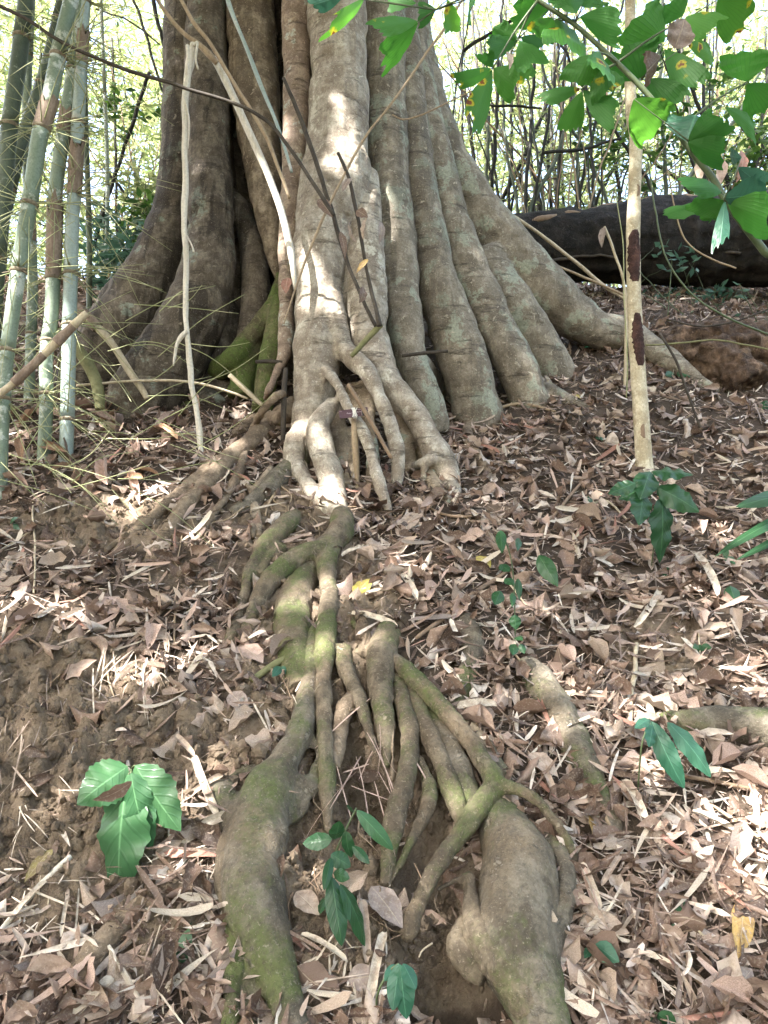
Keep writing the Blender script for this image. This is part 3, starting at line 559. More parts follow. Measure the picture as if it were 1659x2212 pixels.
ROOTS = [
 ('root_brown', .011, [[(612, 850, 10, 4.72), (593, 859, 9, 4.66), (565, 891, 8, 4.68), G(547, 934, 9, 1.0), G(530, 979, 10, .9), G(515, 1030, 10, .9), G(482, 1088, 10, .8), G(442, 1143, 10, .7), G(424, 1174, 9, .4), G(405, 1200, 6, 0)]]),
 ('root_brown', .012, [[(640, 880, 26, 4.8), G(600, 918, 24, .4), G(545, 960, 22, .4), G(490, 1005, 21, .4), G(440, 1060, 20, .45), G(398, 1105, 19, .4), G(368, 1145, 18, .35), G(340, 1185, 15, .2), G(305, 1225, 10, -.1)],
                       [G(475, 1000, 16, .2), G(420, 1045, 17, .3), G(350, 1105, 16, .3), G(290, 1150, 13, .2), G(225, 1190, 9, -.1)]]),
 ('root_brown', .012, [[(610, 905, 16, 4.85), G(560, 908, 14, .3), G(520, 932, 12, .2), G(480, 955, 8, -.1)]]),
 ('root_pale', .010, [[G(588, 1015, 7, .7), G(560, 1050, 7, .7), G(548, 1075, 7, .6), G(546, 1120, 6, .5), G(545, 1160, 5, .2)], [G(549, 1075, 6, .6), G(560, 1120, 6, .4), G(562, 1160, 5, .1)], [G(530, 1045, 5, .4), G(549, 1070, 6, .5)]]),
 ('root_grey', .012, [[(660, 950, 26, 4.65), G(640, 1000, 28, .1), G(600, 1040, 24, .1), G(560, 1075, 20, -.1), G(500, 1110, 16, -.2)]]),
 # the two fused root webs on the cut bank
 ('root_moss', .010, [[(716, 1078, 18, 4.27), (734, 1110, 21, 4.17), G(741, 1145, 26, 0.9), G(737, 1170, 29, 0.9), G(718, 1195, 29, 0.9), G(690, 1210, 27, 0.9), G(655, 1222, 26, 0.9), G(615, 1245, 25, 0.85), G(580, 1278, 22, 0.8), G(552, 1322, 19, 0.6), G(536, 1365, 17, 0.3), G(520, 1395, 14, 0)],
   [G(718, 1200, 25, 0.8), G(706, 1232, 22, 0.9), G(708, 1268, 19, 0.9), G(714, 1298, 18, 0.9), G(711, 1332, 19, 0.9), G(708, 1370, 20, 0.9), G(706, 1405, 23, 0.9), G(702, 1450, 22, 0.9), G(700, 1500, 22, 0.9), G(701, 1560, 22, 0.9), G(704, 1640, 22, 0.8), G(706, 1710, 20, 0.6), G(708, 1765, 16, 0.2), G(710, 1800, 9, -0.2)],
   [G(718, 1298, 10, 0.5), G(745, 1325, 9, 0.4), G(772, 1356, 9, 0.4), G(800, 1388, 9, 0.2)]]),
 ('root_grey', .010, [[G(700, 1350, 12, 0.3), G(682, 1375, 14, 0.3), G(672, 1410, 16, 0.3), G(668, 1450, 18, 0.3)],
   [G(676, 1430, 18.4, 0.2), G(668, 1490, 25.3, 0.3), G(660, 1545, 29.9, 0.35), G(648, 1595, 34.5, 0.35), G(615, 1655, 39.1, 0.4), G(588, 1710, 54.6, 0.4), G(572, 1765, 61.1, 0.35), G(560, 1820, 65, 0.35), G(552, 1880, 67.6, 0.35), G(550, 1940, 67.6, 0.35), G(558, 1995, 62.4, 0.35), G(574, 2045, 54.6, 0.4), G(590, 2100, 48.1, 0.4), G(610, 2150, 44.2, 0.4), G(628, 2215, 42.9, 0.3), G(640, 2290, 41.6, 0.2)],
   [G(590, 1690, 26, 0.3), G(640, 1700, 26, 0.4), G(668, 1712, 22, 0.4), G(690, 1690, 14, 0.3)],
   [G(640, 1720, 24, 0.3), G(655, 1745, 20, 0.2), G(620, 1770, 24, 0.2)],
   [G(575, 1675, 14, 0.4), G(545, 1664, 13, 0.4), G(542, 1690, 13, 0.4), G(550, 1720, 16, 0.3)],
   [G(545, 1664, 11, 0.4), G(515, 1668, 11, 0.3), G(498, 1690, 13, 0.2), G(502, 1730, 16, 0.1), G(530, 1755, 20, 0.1)],
   [G(440, 1700, 12, -0.2), G(470, 1705, 24, 0.1), G(500, 1755, 36, 0.2), G(535, 1800, 44, 0.2), G(548, 1860, 40, 0.2)],
   [G(675, 1690, 16, 0.3), G(690, 1640, 14, 0.3), G(700, 1600, 14, 0.4)],
   [G(668, 1470, 18, 0.3), G(690, 1440, 16, 0.4), G(704, 1410, 16, 0.5)],
   [G(520, 2000, 22, 0.1), G(510, 2070, 24, 0.1), G(525, 2150, 24, 0), G(540, 2230, 24, 0)]]),
 ('root_moss', .010, [[G(690, 1205, 20, -0.05), G(662, 1245, 28, -0.05), G(640, 1290, 36, -0.05), G(630, 1335, 40, -0.1), G(632, 1380, 40, -0.15), G(638, 1430, 38, -0.25), G(650, 1490, 34, -0.25)]]),
 ('root_moss', .010, [[G(640, 1115, 14, 0.2), G(618, 1141, 21, 0.4), G(583, 1177, 21, 0.4), G(554, 1212, 18, 0.4), G(536, 1250, 15, 0.35), G(525, 1300, 14, 0.3), G(512, 1350, 18, 0.1), G(500, 1395, 18, -0.1)],
   [G(612, 1185, 14, 0.3), G(580, 1212, 13, 0.3), G(562, 1245, 12, 0.2)]]),
 ('root_moss', .010, [[G(745, 1405, 16, 0.4), G(744, 1445, 20, 0.6), G(757, 1480, 20, 0.7), G(778, 1526, 16, 0.8), G(793, 1573, 12, 0.9), G(805, 1610, 9, 0.8), G(814, 1642, 6, 0.6)],
   [G(745, 1420, 16, 0.4), G(722, 1412, 18, 0.5), G(704, 1420, 18, 0.6)]]),
 ('root_moss', .010, [[G(530, 1760, 14, 0.6), G(505, 1820, 20, 1.2), G(496, 1890, 22, 1.3), G(500, 1960, 22, 1.2), G(512, 2040, 22, 0.9), G(508, 2120, 24, 0.5), G(500, 2210, 26, 0.4), G(498, 2300, 26, 0.3)]]),
 ('root_grey', .010, [[G(600, 1830, 10, 2), G(596, 1900, 12, 2.6), G(600, 1980, 13, 2.6), G(618, 2060, 14, 2), G(640, 2140, 14, 1.4), G(662, 2220, 14, 0.8)]]),
 ('root_moss', .010, [[G(842, 1355, 18, -.3), G(832, 1392, 29, .4), G(822, 1450, 31, .6), G(822, 1510, 26, .7), G(829, 1563, 22, .7), G(834, 1615, 16, .5), G(836, 1660, 8, .1)], [G(826, 1420, 18, .3), G(800, 1412, 14, .2), G(765, 1412, 14, .2)]]),
 ('root_brown', .008, [[G(842, 1430, 6, 3.0), G(843, 1520, 5.5, 4), G(846, 1600, 5, 3.5), G(848, 1690, 4, 1)]]),
 ('root_moss', .010, [[G(838, 1425, 14, .5), G(862, 1450, 20, 1.0), G(895, 1488, 21, 1.2), G(930, 1526, 21, 1.3), G(968, 1572, 23, 1.35), G(1006, 1620, 25, 1.4), G(1034, 1668, 27, 1.4), G(1055, 1705, 29, 1.4), G(1062, 1728, 30, 1.4)],
                      [G(1062, 1725, 28, 1.4), G(1020, 1785, 25, 1.6), G(978, 1842, 24, 1.6), G(942, 1890, 22, 1.5), G(915, 1935, 20, 1.2), G(893, 1982, 17, .8), G(876, 2030, 13, .3)],
                      [G(1062, 1722, 24, 1.4), G(1092, 1738, 19, 2.9), G(1130, 1760, 18, 3.7), G(1168, 1790, 17, 3.5), G(1204, 1822, 16, 2.7), G(1230, 1856, 15, 1.2), G(1246, 1890, 9, -.2)]]),
 ('root_grey', .011, [[G(1072, 1738, 30, .2), G(1092, 1800, 62, .2), G(1115, 1870, 84, .2), G(1118, 1940, 88, .2), G(1112, 2000, 88, .2), G(1112, 2060, 88, .2), G(1138, 2130, 76, .2), G(1165, 2200, 62, .2), G(1185, 2290, 60, .1)]]),
 ('root_grey', .010, [[G(1165, 1800, 16, .6), G(1195, 1845, 26, .7), G(1215, 1895, 27, .8), G(1216, 1945, 27, .9), G(1200, 2005, 30, .9), G(1178, 2065, 30, .9), G(1170, 2120, 22, .6)]]),
 ('root_moss', .010, [[G(1012, 1885, 12, .6), G(1012, 1930, 20, .9), G(1016, 1985, 27, 1.1), G(1034, 2040, 36, 1.0), G(1070, 2095, 42, .9), G(1110, 2150, 42, .9), G(1150, 2215, 36, .8)], [G(940, 1926, 6, .5), G(985, 1905, 9, .8), G(1014, 1898, 12, .8)]]),
 ('root_moss', .010, [[G(1004, 1985, 16, .6), G(990, 2030, 22, .3), G(1005, 2075, 26, .3), G(1050, 2110, 26, .4)]]),
 ('root_moss', .010, [[G(852, 1450, 12, .2), G(862, 1490, 16, .5), G(873, 1545, 20, .7), G(884, 1590, 22, .8), G(881, 1655, 22, .8), G(872, 1710, 22, .8), G(856, 1763, 23, .7), G(845, 1815, 22, .6), G(838, 1860, 19, .4), G(832, 1915, 13, .1)]]),
 ('root_moss', .010, [[G(905, 1640, 12, .4), G(926, 1700, 16, .6), G(918, 1760, 16, .7), G(896, 1805, 14, .7), G(868, 1860, 10, .6), G(835, 1925, 6, .3)], [G(905, 1560, 12, .3), G(890, 1600, 14, .5), G(882, 1640, 16, .5)]]),
 ('root_moss', .010, [[G(880, 1478, 12, .3), G(905, 1545, 20, .6), G(926, 1600, 24, .7), G(948, 1648, 26, .7), G(966, 1692, 25, .7), G(985, 1745, 21, .6), G(1012, 1795, 14, .1)]]),
 ('root_grey', .010, [[G(925, 1545, 14, .3), G(962, 1605, 26, .35), G(988, 1660, 32, .35), G(1008, 1705, 30, .3), G(1030, 1755, 22, .1)]]),
 ('root_grey', .011, [[G(985, 1515, 12, -.2), G(1022, 1588, 24, .1), G(1060, 1650, 28, .1), G(1098, 1705, 20, -.2)]]),
 ('root_brown', .011, [[G(770, 1490, 18, .0), G(742, 1540, 24, .0), G(728, 1600, 24, -.1), G(720, 1660, 18, -.3)]]),
 ('root_grey', .013, [[G(1130, 1430, 24, -.1), G(1170, 1480, 38, .0), G(1205, 1540, 40, .05), G(1240, 1610, 38, .05), G(1280, 1690, 34, .05), G(1310, 1760, 28, -.05), G(1330, 1820, 18, -.3)]]),
 ('root_grey', .012, [[G(1000, 1330, 20, -.2), G(1020, 1390, 26, -.1), G(1010, 1450, 22, -.1), G(985, 1520, 14, -.3)]]),
 ('root_grey', .013, [[G(1400, 1562, 14, -.3), G(1450, 1565, 26, .2), G(1530, 1570, 38, .3), G(1620, 1580, 42, .3), G(1740, 1590, 46, .3), G(1860, 1600, 40, .2)]]),
 ('root_brown', .012, [[G(330, 1925, 12, -.2), G(308, 1956, 20, .3), G(258, 2013, 27, .45), G(208, 2067, 31, .45), G(178, 2103, 27, .35), G(155, 2142, 19, .1), G(140, 2175, 10, -.4)]]),
 ('root_brown', .009, [[G(55, 1680, 4, .3), G(75, 1690, 7, .6), G(125, 1713, 8, .6), G(172, 1738, 8, .5), G(195, 1752, 5, 0)]]),
 ('root_brown', .010, [[G(1030, 890, 10, 0), G(1010, 940, 12, .2), G(1040, 1000, 11, .0), G(1070, 1050, 7, -.4)]]),
]
for mat, vox, chains in ROOTS:
    V, F = fused([fl(c) for c in chains], vox, 3, ((4, .014), (13, .009), (38, .005)))
    part('root', V, F, mat, tree)

rgr = np.random.default_rng(8)
for k in range(90):
    x, y = (rgr.uniform(640, 1080), rgr.uniform(1420, 1980)) if k % 3 == 0 else ((rgr.uniform(480, 760), rgr.uniform(1120, 2150)) if k % 3 == 1 else (rgr.uniform(380, 1000), rgr.uniform(960, 1180)))
    a = math.pi / 2 + rgr.normal() * .8; L = rgr.uniform(40, 130); rr = rgr.uniform(.8, 2.6); P, r = [], []
    for t in np.linspace(0, 1, 5):
        p = gnd(x + math.cos(a) * L * t + rgr.normal() * 7, y + math.sin(a) * L * t + rgr.normal() * 5); P.append(p + gnormal(p[0], p[1]) * (rgr.uniform(.0, .035))); r.append(wr(rr * (1 - .6 * t), p))
    V, F = tube(P, r, 6, 5, wob=.006, rn=.2); part('rootlet', V, F, ('root_brown', 'brown_wood', 'tan_wood')[k % 3], tree)

# limbs and the unseen crown overhead, spread toward the sun to shade the bank
limbs = []
def limb(P, r): V, F = tube(P, r, 12, 6, wob=.05, rn=.1); part('limb', V, F, 'bark_brown', tree)
tr0 = (-.7, 6.2, 9.2)
for P, r in (([tr0, (-1.8, 5.0, 10.6), (-3.2, 3.0, 11.2), (-4.2, .6, 11.6), (-5.0, -2.0, 11.8)], [.4, .32, .24, .16, .07]),
             ([tr0, (-3.0, 5.6, 10.8), (-5.6, 4.6, 11.4), (-8.2, 3.4, 11.6)], [.38, .28, .2, .08]),
             ([tr0, (.2, 5.0, 10.8), (.4, 2.6, 11.4), (-.2, -.2, 11.7)], [.35, .25, .17, .07]),
             ([(-3.2, 3.0, 11.2), (-5.2, 1.6, 11.4), (-7.2, -.4, 11.6)], [.2, .14, .06])):
    limb(P, r)
# openings cut in the crown along the sun's rays to light these places
def Tn(px, py, Y): return at(px, py, Y)
SPOTS = [(Tn(745, 245, 5.1), .07), (Tn(770, 250, 5.1), .05), (Tn(738, 330, 5.0), .05), (Tn(752, 300, 5.0), .05), (Tn(720, 355, 5.0), .05), (Tn(650, 535, 4.9), .06), (Tn(700, 600, 4.85), .05), (Tn(690, 640, 4.8), .06),
         (Tn(722, 650, 4.8), .04), (Tn(655, 900, 4.6), .04), (Tn(725, 1070, 4.2), .05), (Tn(715, 1045, 4.3), .04), (Tn(405, 170, 4.7), .06), (Tn(590, 400, 4.6), .06), (Tn(160, 330, 4.4), .08), (Tn(150, 600, 4.4), .08), (Tn(20, 700, 4.4), .08),
         (Tn(845, 560, 4.9), .04), (Tn(300, 1690, 2.4), .10), (Tn(225, 1640, 2.4), .05), (Tn(505, 60, 5.0), .05)]
for px, py, rr in ((300, 950, .14), (255, 935, .10), (340, 965, .08), (520, 985, .05), (300, 1085, .13), (345, 1070, .10), (250, 1100, .08), (20, 950, .10), (25, 1330, .08), (290, 1470, .09), (330, 1450, .06), (480, 1030, .04),
                   (600, 1180, .04), (710, 1290, .04), (690, 1320, .035), (700, 1420, .035), (800, 1290, .04), (830, 1400, .03), (920, 1230, .04), (1000, 1450, .04), (430, 1720, .06), (470, 1650, .06), (420, 1840, .07),
                   (1560, 1150, .05), (1520, 1290, .04), (1040, 1600, .035), (900, 1600, .03), (160, 1330, .06), (440, 1180, .05), (700, 1880, .05), (770, 1560, .04)):
    SPOTS.append((gnd(px, py), rr))
for _ in range(12):
    SPOTS.append((gnd(random.uniform(0, 620), random.uniform(930, 2200)), random.uniform(.015, .05)))
for _ in range(7):
    SPOTS.append((gnd(random.uniform(620, 1640), random.uniform(900, 2200)), random.uniform(.01, .035)))
def leaf_cloud(C, L, W, nrm, yaw, tint, tmpl):
    """C (N,3) centres, nrm (N,3) normals, yaw, template verts -> mesh arrays"""
    V0, F0 = tmpl; n = len(C)
    z = nrm / np.linalg.norm(nrm, axis=1, keepdims=True)
    a = np.stack([np.cos(yaw), np.sin(yaw), np.zeros(n)], -1); x = a - z * np.sum(a * z, 1, keepdims=True); x /= np.linalg.norm(x, axis=1, keepdims=True) + 1e-9
    y = np.cross(z, x)
    S = np.stack([L, W, W], -1)
    loc = V0[None] * S[:, None, :]
    V = C[:, None] + loc[..., 0:1] * x[:, None] + loc[..., 1:2] * y[:, None] + loc[..., 2:3] * z[:, None]
    F = (F0[None] + (np.arange(n) * len(V0))[:, None, None]).reshape(-1, 4)
    return V.reshape(-1, 3), F, np.repeat(tint, len(V0))
def tmpl(nl, nw, prof, **kw):
    V, F, uv = leaf_grid(nl, nw, prof, **kw); bend = kw.get('curl', 0)
    V = V.copy(); V[:, 0] -= .5
    return V, F
T_oval = tmpl(2, 2, pf_broad, fold=-.15); T_oval[0][:, 2] -= .3 * T_oval[0][:, 0] ** 2
T_bam = tmpl(3, 1, pf_blade); T_bam[0][:, 2] -= 2.5 * T_bam[0][:, 0] ** 2
nC = 80000
C = np.stack([RNG.uniform(-13.5, 3.2, nC), RNG.uniform(-8.5, 9.0, nC), RNG.uniform(9.6, 13.2, nC)], -1)
q = fbm(C * .55, 3); C = C[q > -.42]
E_, Fp = C - EYE, None
elev = np.degrees(np.arctan2(E_[:, 2], np.hypot(E_[:, 0] * 0, np.maximum(E_[:, 1], .01))))
C = C[((C[:, 1] < .2) | (elev > 46)) & ((C[:, 1] < 5.4) | (C[:, 0] > -2.6))]
keep = np.ones(len(C), bool)
for P, r in SPOTS:
    d = C - P; t = d @ SUN_DIR; dist = np.linalg.norm(d - t[:, None] * SUN_DIR, axis=1); keep &= dist > r + .06
C = C[keep]; n = len(C)
nr = RNG.normal(size=(n, 3)) * .5 + np.array([0, 0, 1.0])
V, F, ti = leaf_cloud(C, RNG.uniform(.22, .36, n), RNG.uniform(.13, .2, n), nr, RNG.uniform(0, 6.28, n), RNG.uniform(0, 1, n), T_oval)
part('crown', V, F, 'canopy', tree, tint=ti, kind='stuff')

# ------------------------------------------------------------------ sapling, log, rotten stump
def chain(pts, Y=None):                                    # [(px,py,r[,Y])] at depth Y
    P = [at(q[0], q[1], q[3] if len(q) > 3 else Y) for q in pts]
    return P, [wr(q[2], p) for q, p in zip(pts, P)]
def patch_on(P, r, t0, t1, a0, a1, off, seed):             # ragged patch lying on a tube
    C = catmull(np.concatenate([np.array(P), np.array(r)[:, None]], 1), 8); m = len(C) - 1; rg = np.random.default_rng(seed)
    nu, nv = 26, 9; V = []
    for i in range(nu + 1):
        s = i / nu; q = C[int(round((t0 + (t1 - t0) * s) * m))] if False else np.array([np.interp((t0 + (t1 - t0) * s) * m, np.arange(m + 1), C[:, k]) for k in range(4)])
        wdt = math.sin(math.pi * min(max(s, .02), .98)) ** .35; lo = a0 * wdt * rg.uniform(.7, 1.05); hi = a1 * wdt * rg.uniform(.7, 1.05)
        for j in range(nv + 1):
            a = lo + (hi - lo) * j / nv; e = off * (0.15 if j in (0, nv) or i in (0, nu) else 1) * rg.uniform(.5, 1.3)
            V.append(q[:3] + (q[3] + e) * np.array([math.sin(a), -math.cos(a), 0]))
    i = np.arange(nu)[:, None] * (nv + 1); j = np.arange(nv)[None]
    return np.array(V), np.stack([i + j, i + j + 1, i + nv + 2 + j, i + nv + 1 + j], -1).reshape(-1, 4)
gb = gnd(1391, 1015); Ys = gb[1]
P, r = chain([(1391, 1045, 27), (1391, 1012, 21), (1390, 985, 18), (1385, 898, 17), (1376, 772, 16), (1370, 665, 15), (1368, 510, 14.5), (1371, 394, 13.5), (1374, 300, 14), (1369, 262, 15.5), (1362, 215, 12), (1362, 110, 11.5), (1361, 0, 11), (1360, -160, 10.5), (1356, -420, 9)], Ys)
sap = thing('sapling', 'slim cream barked sapling with two dark wounds rising beside the charred log', 'sapling', gb)
V, F = tube(P, r, 18, 10, wob=.004, rn=.08); part('stem', V, F, 'sapling', sap)
tot = len(P) - 1
def tpar(py):
    ys = [q for q in (1045, 1012, 985, 898, 772, 665, 510, 394, 300, 262, 215, 110, 0, -160, -420)]
    for k in range(tot):
        if ys[k] >= py >= ys[k + 1]: return (k + (ys[k] - py) / (ys[k] - ys[k + 1])) / tot
for t0, t1, a0, a1, sd in ((612, 503, -1.5, 1.1, 1), (795, 678, -.9, 1.35, 2)):
    V, F = patch_on(P, r, tpar(t0), tpar(t1), a0, a1, .005, sd); part('bark_wound', V, F, 'wound', sap, label='dark brown gouged bark wound')
for a, b in ((420, .5), (930, -.3)):
    V, F = patch_on(P, r, tpar(a + 14), tpar(a - 14), b - .3, b + .3, .004, a); part('bark_scar', V, F, 'brown_wood', sap)

P, r = chain([(900, 560, 52), (1040, 550, 60), (1160, 538, 72), (1270, 530, 78), (1390, 522, 86), (1520, 516, 90), (1680, 512, 92), (1900, 508, 92), (2200, 500, 90)], 8.05)
r = [v * 1.06 for v in r]
V, F = fused([(P, r)], .03, 3, ((1.2, .06), (4, .035), (14, .014), (40, .006)))
V = V + np.stack([0 * V[:, 0], 0 * V[:, 0], .035 * fbm(V * (1.2, 9, 9), 4) + .02 * fbm(V * (3, 26, 26), 3)], -1)
px_, py_, _ = to_px(V); dent = np.clip(1 - ((px_ - 1300) / 60) ** 2, 0, 1) * np.clip((490 - py_) / 60, 0, 1); V[:, 2] -= .07 * dent
i = V[:, 2].argmin(); log = thing('fallen_log', 'thick charred fallen log lying across the crest beyond the sapling', 'log', (V[:, 0].mean(), V[:, 1].mean(), V[i, 2])); part('trunk', V, F, 'char', log)
for q in ([(1150, 478, 7), (1200, 470, 8), (1255, 462, 6)], [(1275, 452, 7), (1330, 446, 9), (1385, 440, 7)], [(1390, 436, 8), (1450, 430, 9), (1540, 428, 6)], [(1130, 520, 3), (1210, 512, 4), (1280, 508, 3)], [(1180, 560, 3), (1250, 553, 4), (1330, 556, 3)], [(1420, 545, 3), (1500, 540, 4), (1600, 548, 3)], [(1290, 495, 9), (1345, 486, 10), (1400, 488, 8)], [(1440, 480, 4), (1530, 470, 5), (1640, 476, 4)]):
    P, r = chain(q, 7.72 if q[0][1] > 470 else 7.9); Vs_, Fs_ = tube(P, r, 8, 8, wob=.04, rn=.4); part('bark_strip', Vs_, Fs_, 'brown_wood' if q[0][2] > 5 else 'dark_wood', log)
c = gnd(1540, 790)
V, F = fused([([c + (-.60, .15, -.05), c + (-.2, .1, .10), c + (.25, .05, .10), c + (.9, .15, .0)], [.14, .24, .26, .2]), ([c + (-.45, .3, .05), c + (-.42, .35, .36)], [.2, .09]), ([c + (-.1, .25, .12), c + (-.05, .35, .42)], [.22, .07]), ([c + (.35, .2, .12), c + (.4, .3, .33)], [.22, .10]), ([c + (-.1, -.15, .0), c + (.1, -.4, -.3)], [.22, .16])], .018, 1, ((3, .10), (9, .075), (24, .035), (60, .012)))
solo('rotten_stump', V, F, 'rot', 'crumbling brown rotten stump mound with litter around it', 'stump')

# ------------------------------------------------------------------ bamboo culms
def spray(P0, n, rg, lmin, lmax, fan=None, droop=.15, rad=.0013):
    parts_ = []
    for _ in range(n):
        d = rg.normal(size=3) * np.array([1, .6, .8]); d /= np.linalg.norm(d)
        if fan is not None: d = d * .8 + np.array(fan) * rg.uniform(.2, 1.0); d /= np.linalg.norm(d)
        L = rg.uniform(lmin, lmax); q = [P0, P0 + d * L * .5, P0 + d * L + np.array([0, 0, -droop * L * rg.uniform(0, 1.6)])]
        parts_.append(tube(q, [rad * 1.8, rad * 1.2, rad * .6], 4, 3))
    return merge(parts_)
CULM = [
 ('bamboo_pale', [(141, 1015, 15), (145, 916, 15), (150, 701, 15), (156, 486, 14.5), (160, 430, 14), (168, 270, 14), (176, 110, 13.5), (183, 0, 13), (192, -150, 13), (205, -420, 12)], None, [905, 700, 590, 418, 372, 265, 135, 72, 5], [(418, 300), (135, 68)], 'bluish pale bamboo culm with brown sheath bands beside the fig buttress'),
 ('bamboo', [(0, 1040, 15), (4, 916, 15), (11, 808, 15), (21, 719, 15.5), (39, 593, 16), (54, 497, 16.5), (68, 412, 17), (86, 294, 17), (107, 215, 17), (132, 90, 16), (154, 0, 15.5), (180, -120, 15), (240, -420, 14)], 4.35, [860, 755, 585, 440, 275, 120], [(275, 220)], 'leaning lichen flecked green bamboo culm crossing in front of the dark culms'),
 ('bamboo', [(93, 1020, 14.5), (100, 880, 14.5), (100, 772, 14.5), (111, 683, 15), (115, 593, 15), (118, 486, 15), (122, 394, 15), (143, 250, 14), (160, 130, 13.5), (172, 30, 13), (190, -150, 12.5), (215, -400, 12)], None, [850, 735, 600, 440, 285, 150], [(600, 440), (285, 240)], 'green bamboo culm with a pinkish dry sheath standing between two paler culms'),
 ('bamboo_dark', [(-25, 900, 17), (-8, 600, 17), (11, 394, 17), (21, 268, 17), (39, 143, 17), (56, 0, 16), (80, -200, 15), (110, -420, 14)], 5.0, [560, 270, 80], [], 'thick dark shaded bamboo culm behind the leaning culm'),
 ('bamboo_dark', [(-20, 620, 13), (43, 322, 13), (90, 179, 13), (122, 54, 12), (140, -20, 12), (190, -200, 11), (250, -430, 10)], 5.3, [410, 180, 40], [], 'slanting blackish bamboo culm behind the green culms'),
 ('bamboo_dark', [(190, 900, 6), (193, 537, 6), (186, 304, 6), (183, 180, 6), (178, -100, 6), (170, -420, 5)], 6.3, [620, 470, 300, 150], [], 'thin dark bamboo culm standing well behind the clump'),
 ('bamboo', [(60, 930, 11), (66, 760, 11), (70, 600, 11), (62, 420, 11), (58, 200, 10), (66, 0, 10), (80, -300, 9)], 5.4, [720, 520, 330, 120], [(520, 440)], 'slender green bamboo culm half hidden behind the leaning culm'),
 ('bamboo_pale', [(208, 800, 4.5), (228, 560, 4.5), (232, 380, 4.5), (222, 100, 4), (205, -300, 4)], 7.4, [600, 400, 200], [], 'pencil thin pale bamboo culm against the bright thicket'),
]
rgb = np.random.default_rng(3)
for mat, pts, Y, nodes, sheaths, lab in CULM:
    if Y is None: Y = gnd(pts[0][0], pts[0][1] - 20)[1]
    P, r = chain(pts, Y); base = P[0].copy(); base[2] = hfs(base[0], base[1])
    if P[0][2] > base[2] - .03: P = [base - (0, 0, .08)] + list(P); r = [r[0]] + list(r); off = 1
    else: off = 0
    b = thing('bamboo_culm', lab, 'bamboo', base, 'bamboo culms left of the fig')
    C = catmull(np.concatenate([np.array(P), np.array(r)[:, None]], 1), 14); rows = to_px(C[:, :3])[1]
    cuts = sorted([float(rows.max())] + nodes + [float(rows.min())], reverse=True)
    order = np.argsort(rows)
    def atrow(py): return np.array([np.interp(py, rows[order], C[order, k]) for k in range(4)])
    for k in range(len(cuts) - 1):
        lo, hi = cuts[k], cuts[k + 1]
        s = [atrow(v) for v in np.linspace(lo, hi, 9)]; P_, r_ = np.array([v[:3] for v in s]), np.array([v[3] for v in s])
        e = np.linspace(0, 1, 9); r_ = r_ * (1 + .07 * (np.exp(-e * 14) + np.exp(-(1 - e) * 14)) - .02)
        V, F = sweep(P_, r_, 14); part('internode', V, F, mat, b)
    for v in nodes:
        q = atrow(v); d = atrow(v - 6)[:3] - q[:3]; d /= np.linalg.norm(d); h = max(.006, q[3] * .22)
        V, F = sweep([q[:3] - d * h * 2, q[:3] - d * h, q[:3], q[:3] + d * h], [q[3] * 1.0, q[3] * 1.13, q[3] * 1.16, q[3] * 1.02], 14); part('node_ring', V, F, 'node_ring', b)
        if Y < 5.2 and rgb.uniform() < .95:
            V, F = spray(q[:3], int(rgb.integers(14, 22)), rgb, .15, .75, fan=(.55, -.15, -.1), rad=.0022); part('twig_spray', V, F, 'twig_green', b, kind='stuff')
            V, F = spray(q[:3], 9, rgb, .03, .10, rad=.004); part('stub_tuft', V, F, 'node_ring', b, kind='stuff')
    for lo, hi in sheaths:
        s = [atrow(v) for v in np.linspace(lo, hi, 8)]; rr = np.array([v[3] for v in s]) * np.array([1.10, 1.10, 1.11, 1.12, 1.13, 1.13, 1.14, 1.16])
        V, F = sweep(np.array([v[:3] for v in s]), rr, 16, cap=False)
        top = V[-16:]; V[-16:] = top + (np.array(s[-1][:3]) - np.array(s[-3][:3])) * rgb.uniform(-.8, .8, (16, 1)); part('sheath', V, F, 'sheath_brown', b)
# loose long wiry bamboo branches across the lower left
for k in range(60):
    x0, y0 = rgb.uniform(-20, 420), rgb.uniform(640, 1060); g = gnd(x0, min(y0 + 60, 1090)); Y = min(g[1], 5.0) - rgb.uniform(.15, .5)
    a = rgb.uniform(-.9, .9); L = rgb.uniform(90, 240); dx, dy = math.cos(a) * L, math.sin(a) * L
    P, r = chain([(x0, y0, 1.0), (x0 + dx * .5, y0 + dy * .5 - rgb.uniform(-10, 22), .9), (x0 + dx, y0 + dy, .5)], Y)
    P[2][1] += rgb.uniform(-.25, .25)
    V, F = tube(P, r, 5, 6); solo('wiry_bamboo_branch', V, F, 'twig_green', 'thin wiry straw green bamboo branch arching through the culm bases', 'branch', 'wiry bamboo branches among the culms')
# dead bent shoots
def shoot(pts, Y, sheath_rng, lab, mat='straw_wood'):
    P, r = chain(pts, Y); i = int(np.argmin([p[2] for p in P])); t = thing('dead_bamboo_shoot', lab, 'bamboo shoot', P[i])
    V, F = tube(P, r, 12, 8, rn=.06); part('stem', V, F, mat, t)
    for a, bb in sheath_rng:
        C = catmull(np.concatenate([np.array(P), np.array(r)[:, None]], 1), 10); m = len(C) - 1; s = C[int(a * m):int(bb * m) + 1]
        V, F = sweep(s[:, :3], s[:, 3] * np.linspace(1.12, 1.35, len(s)), 12, cap=False); part('sheath', V, F, 'sheath_brown', t)
shoot([(143, 636, 2), (160, 655, 6), (179, 676, 10), (215, 712, 9.5), (243, 744, 8), (279, 801, 8), (306, 840, 7), (318, 862, 6)], 5.05, [(.12, .42)], 'dead straw coloured bamboo shoot leaning on the left buttress')
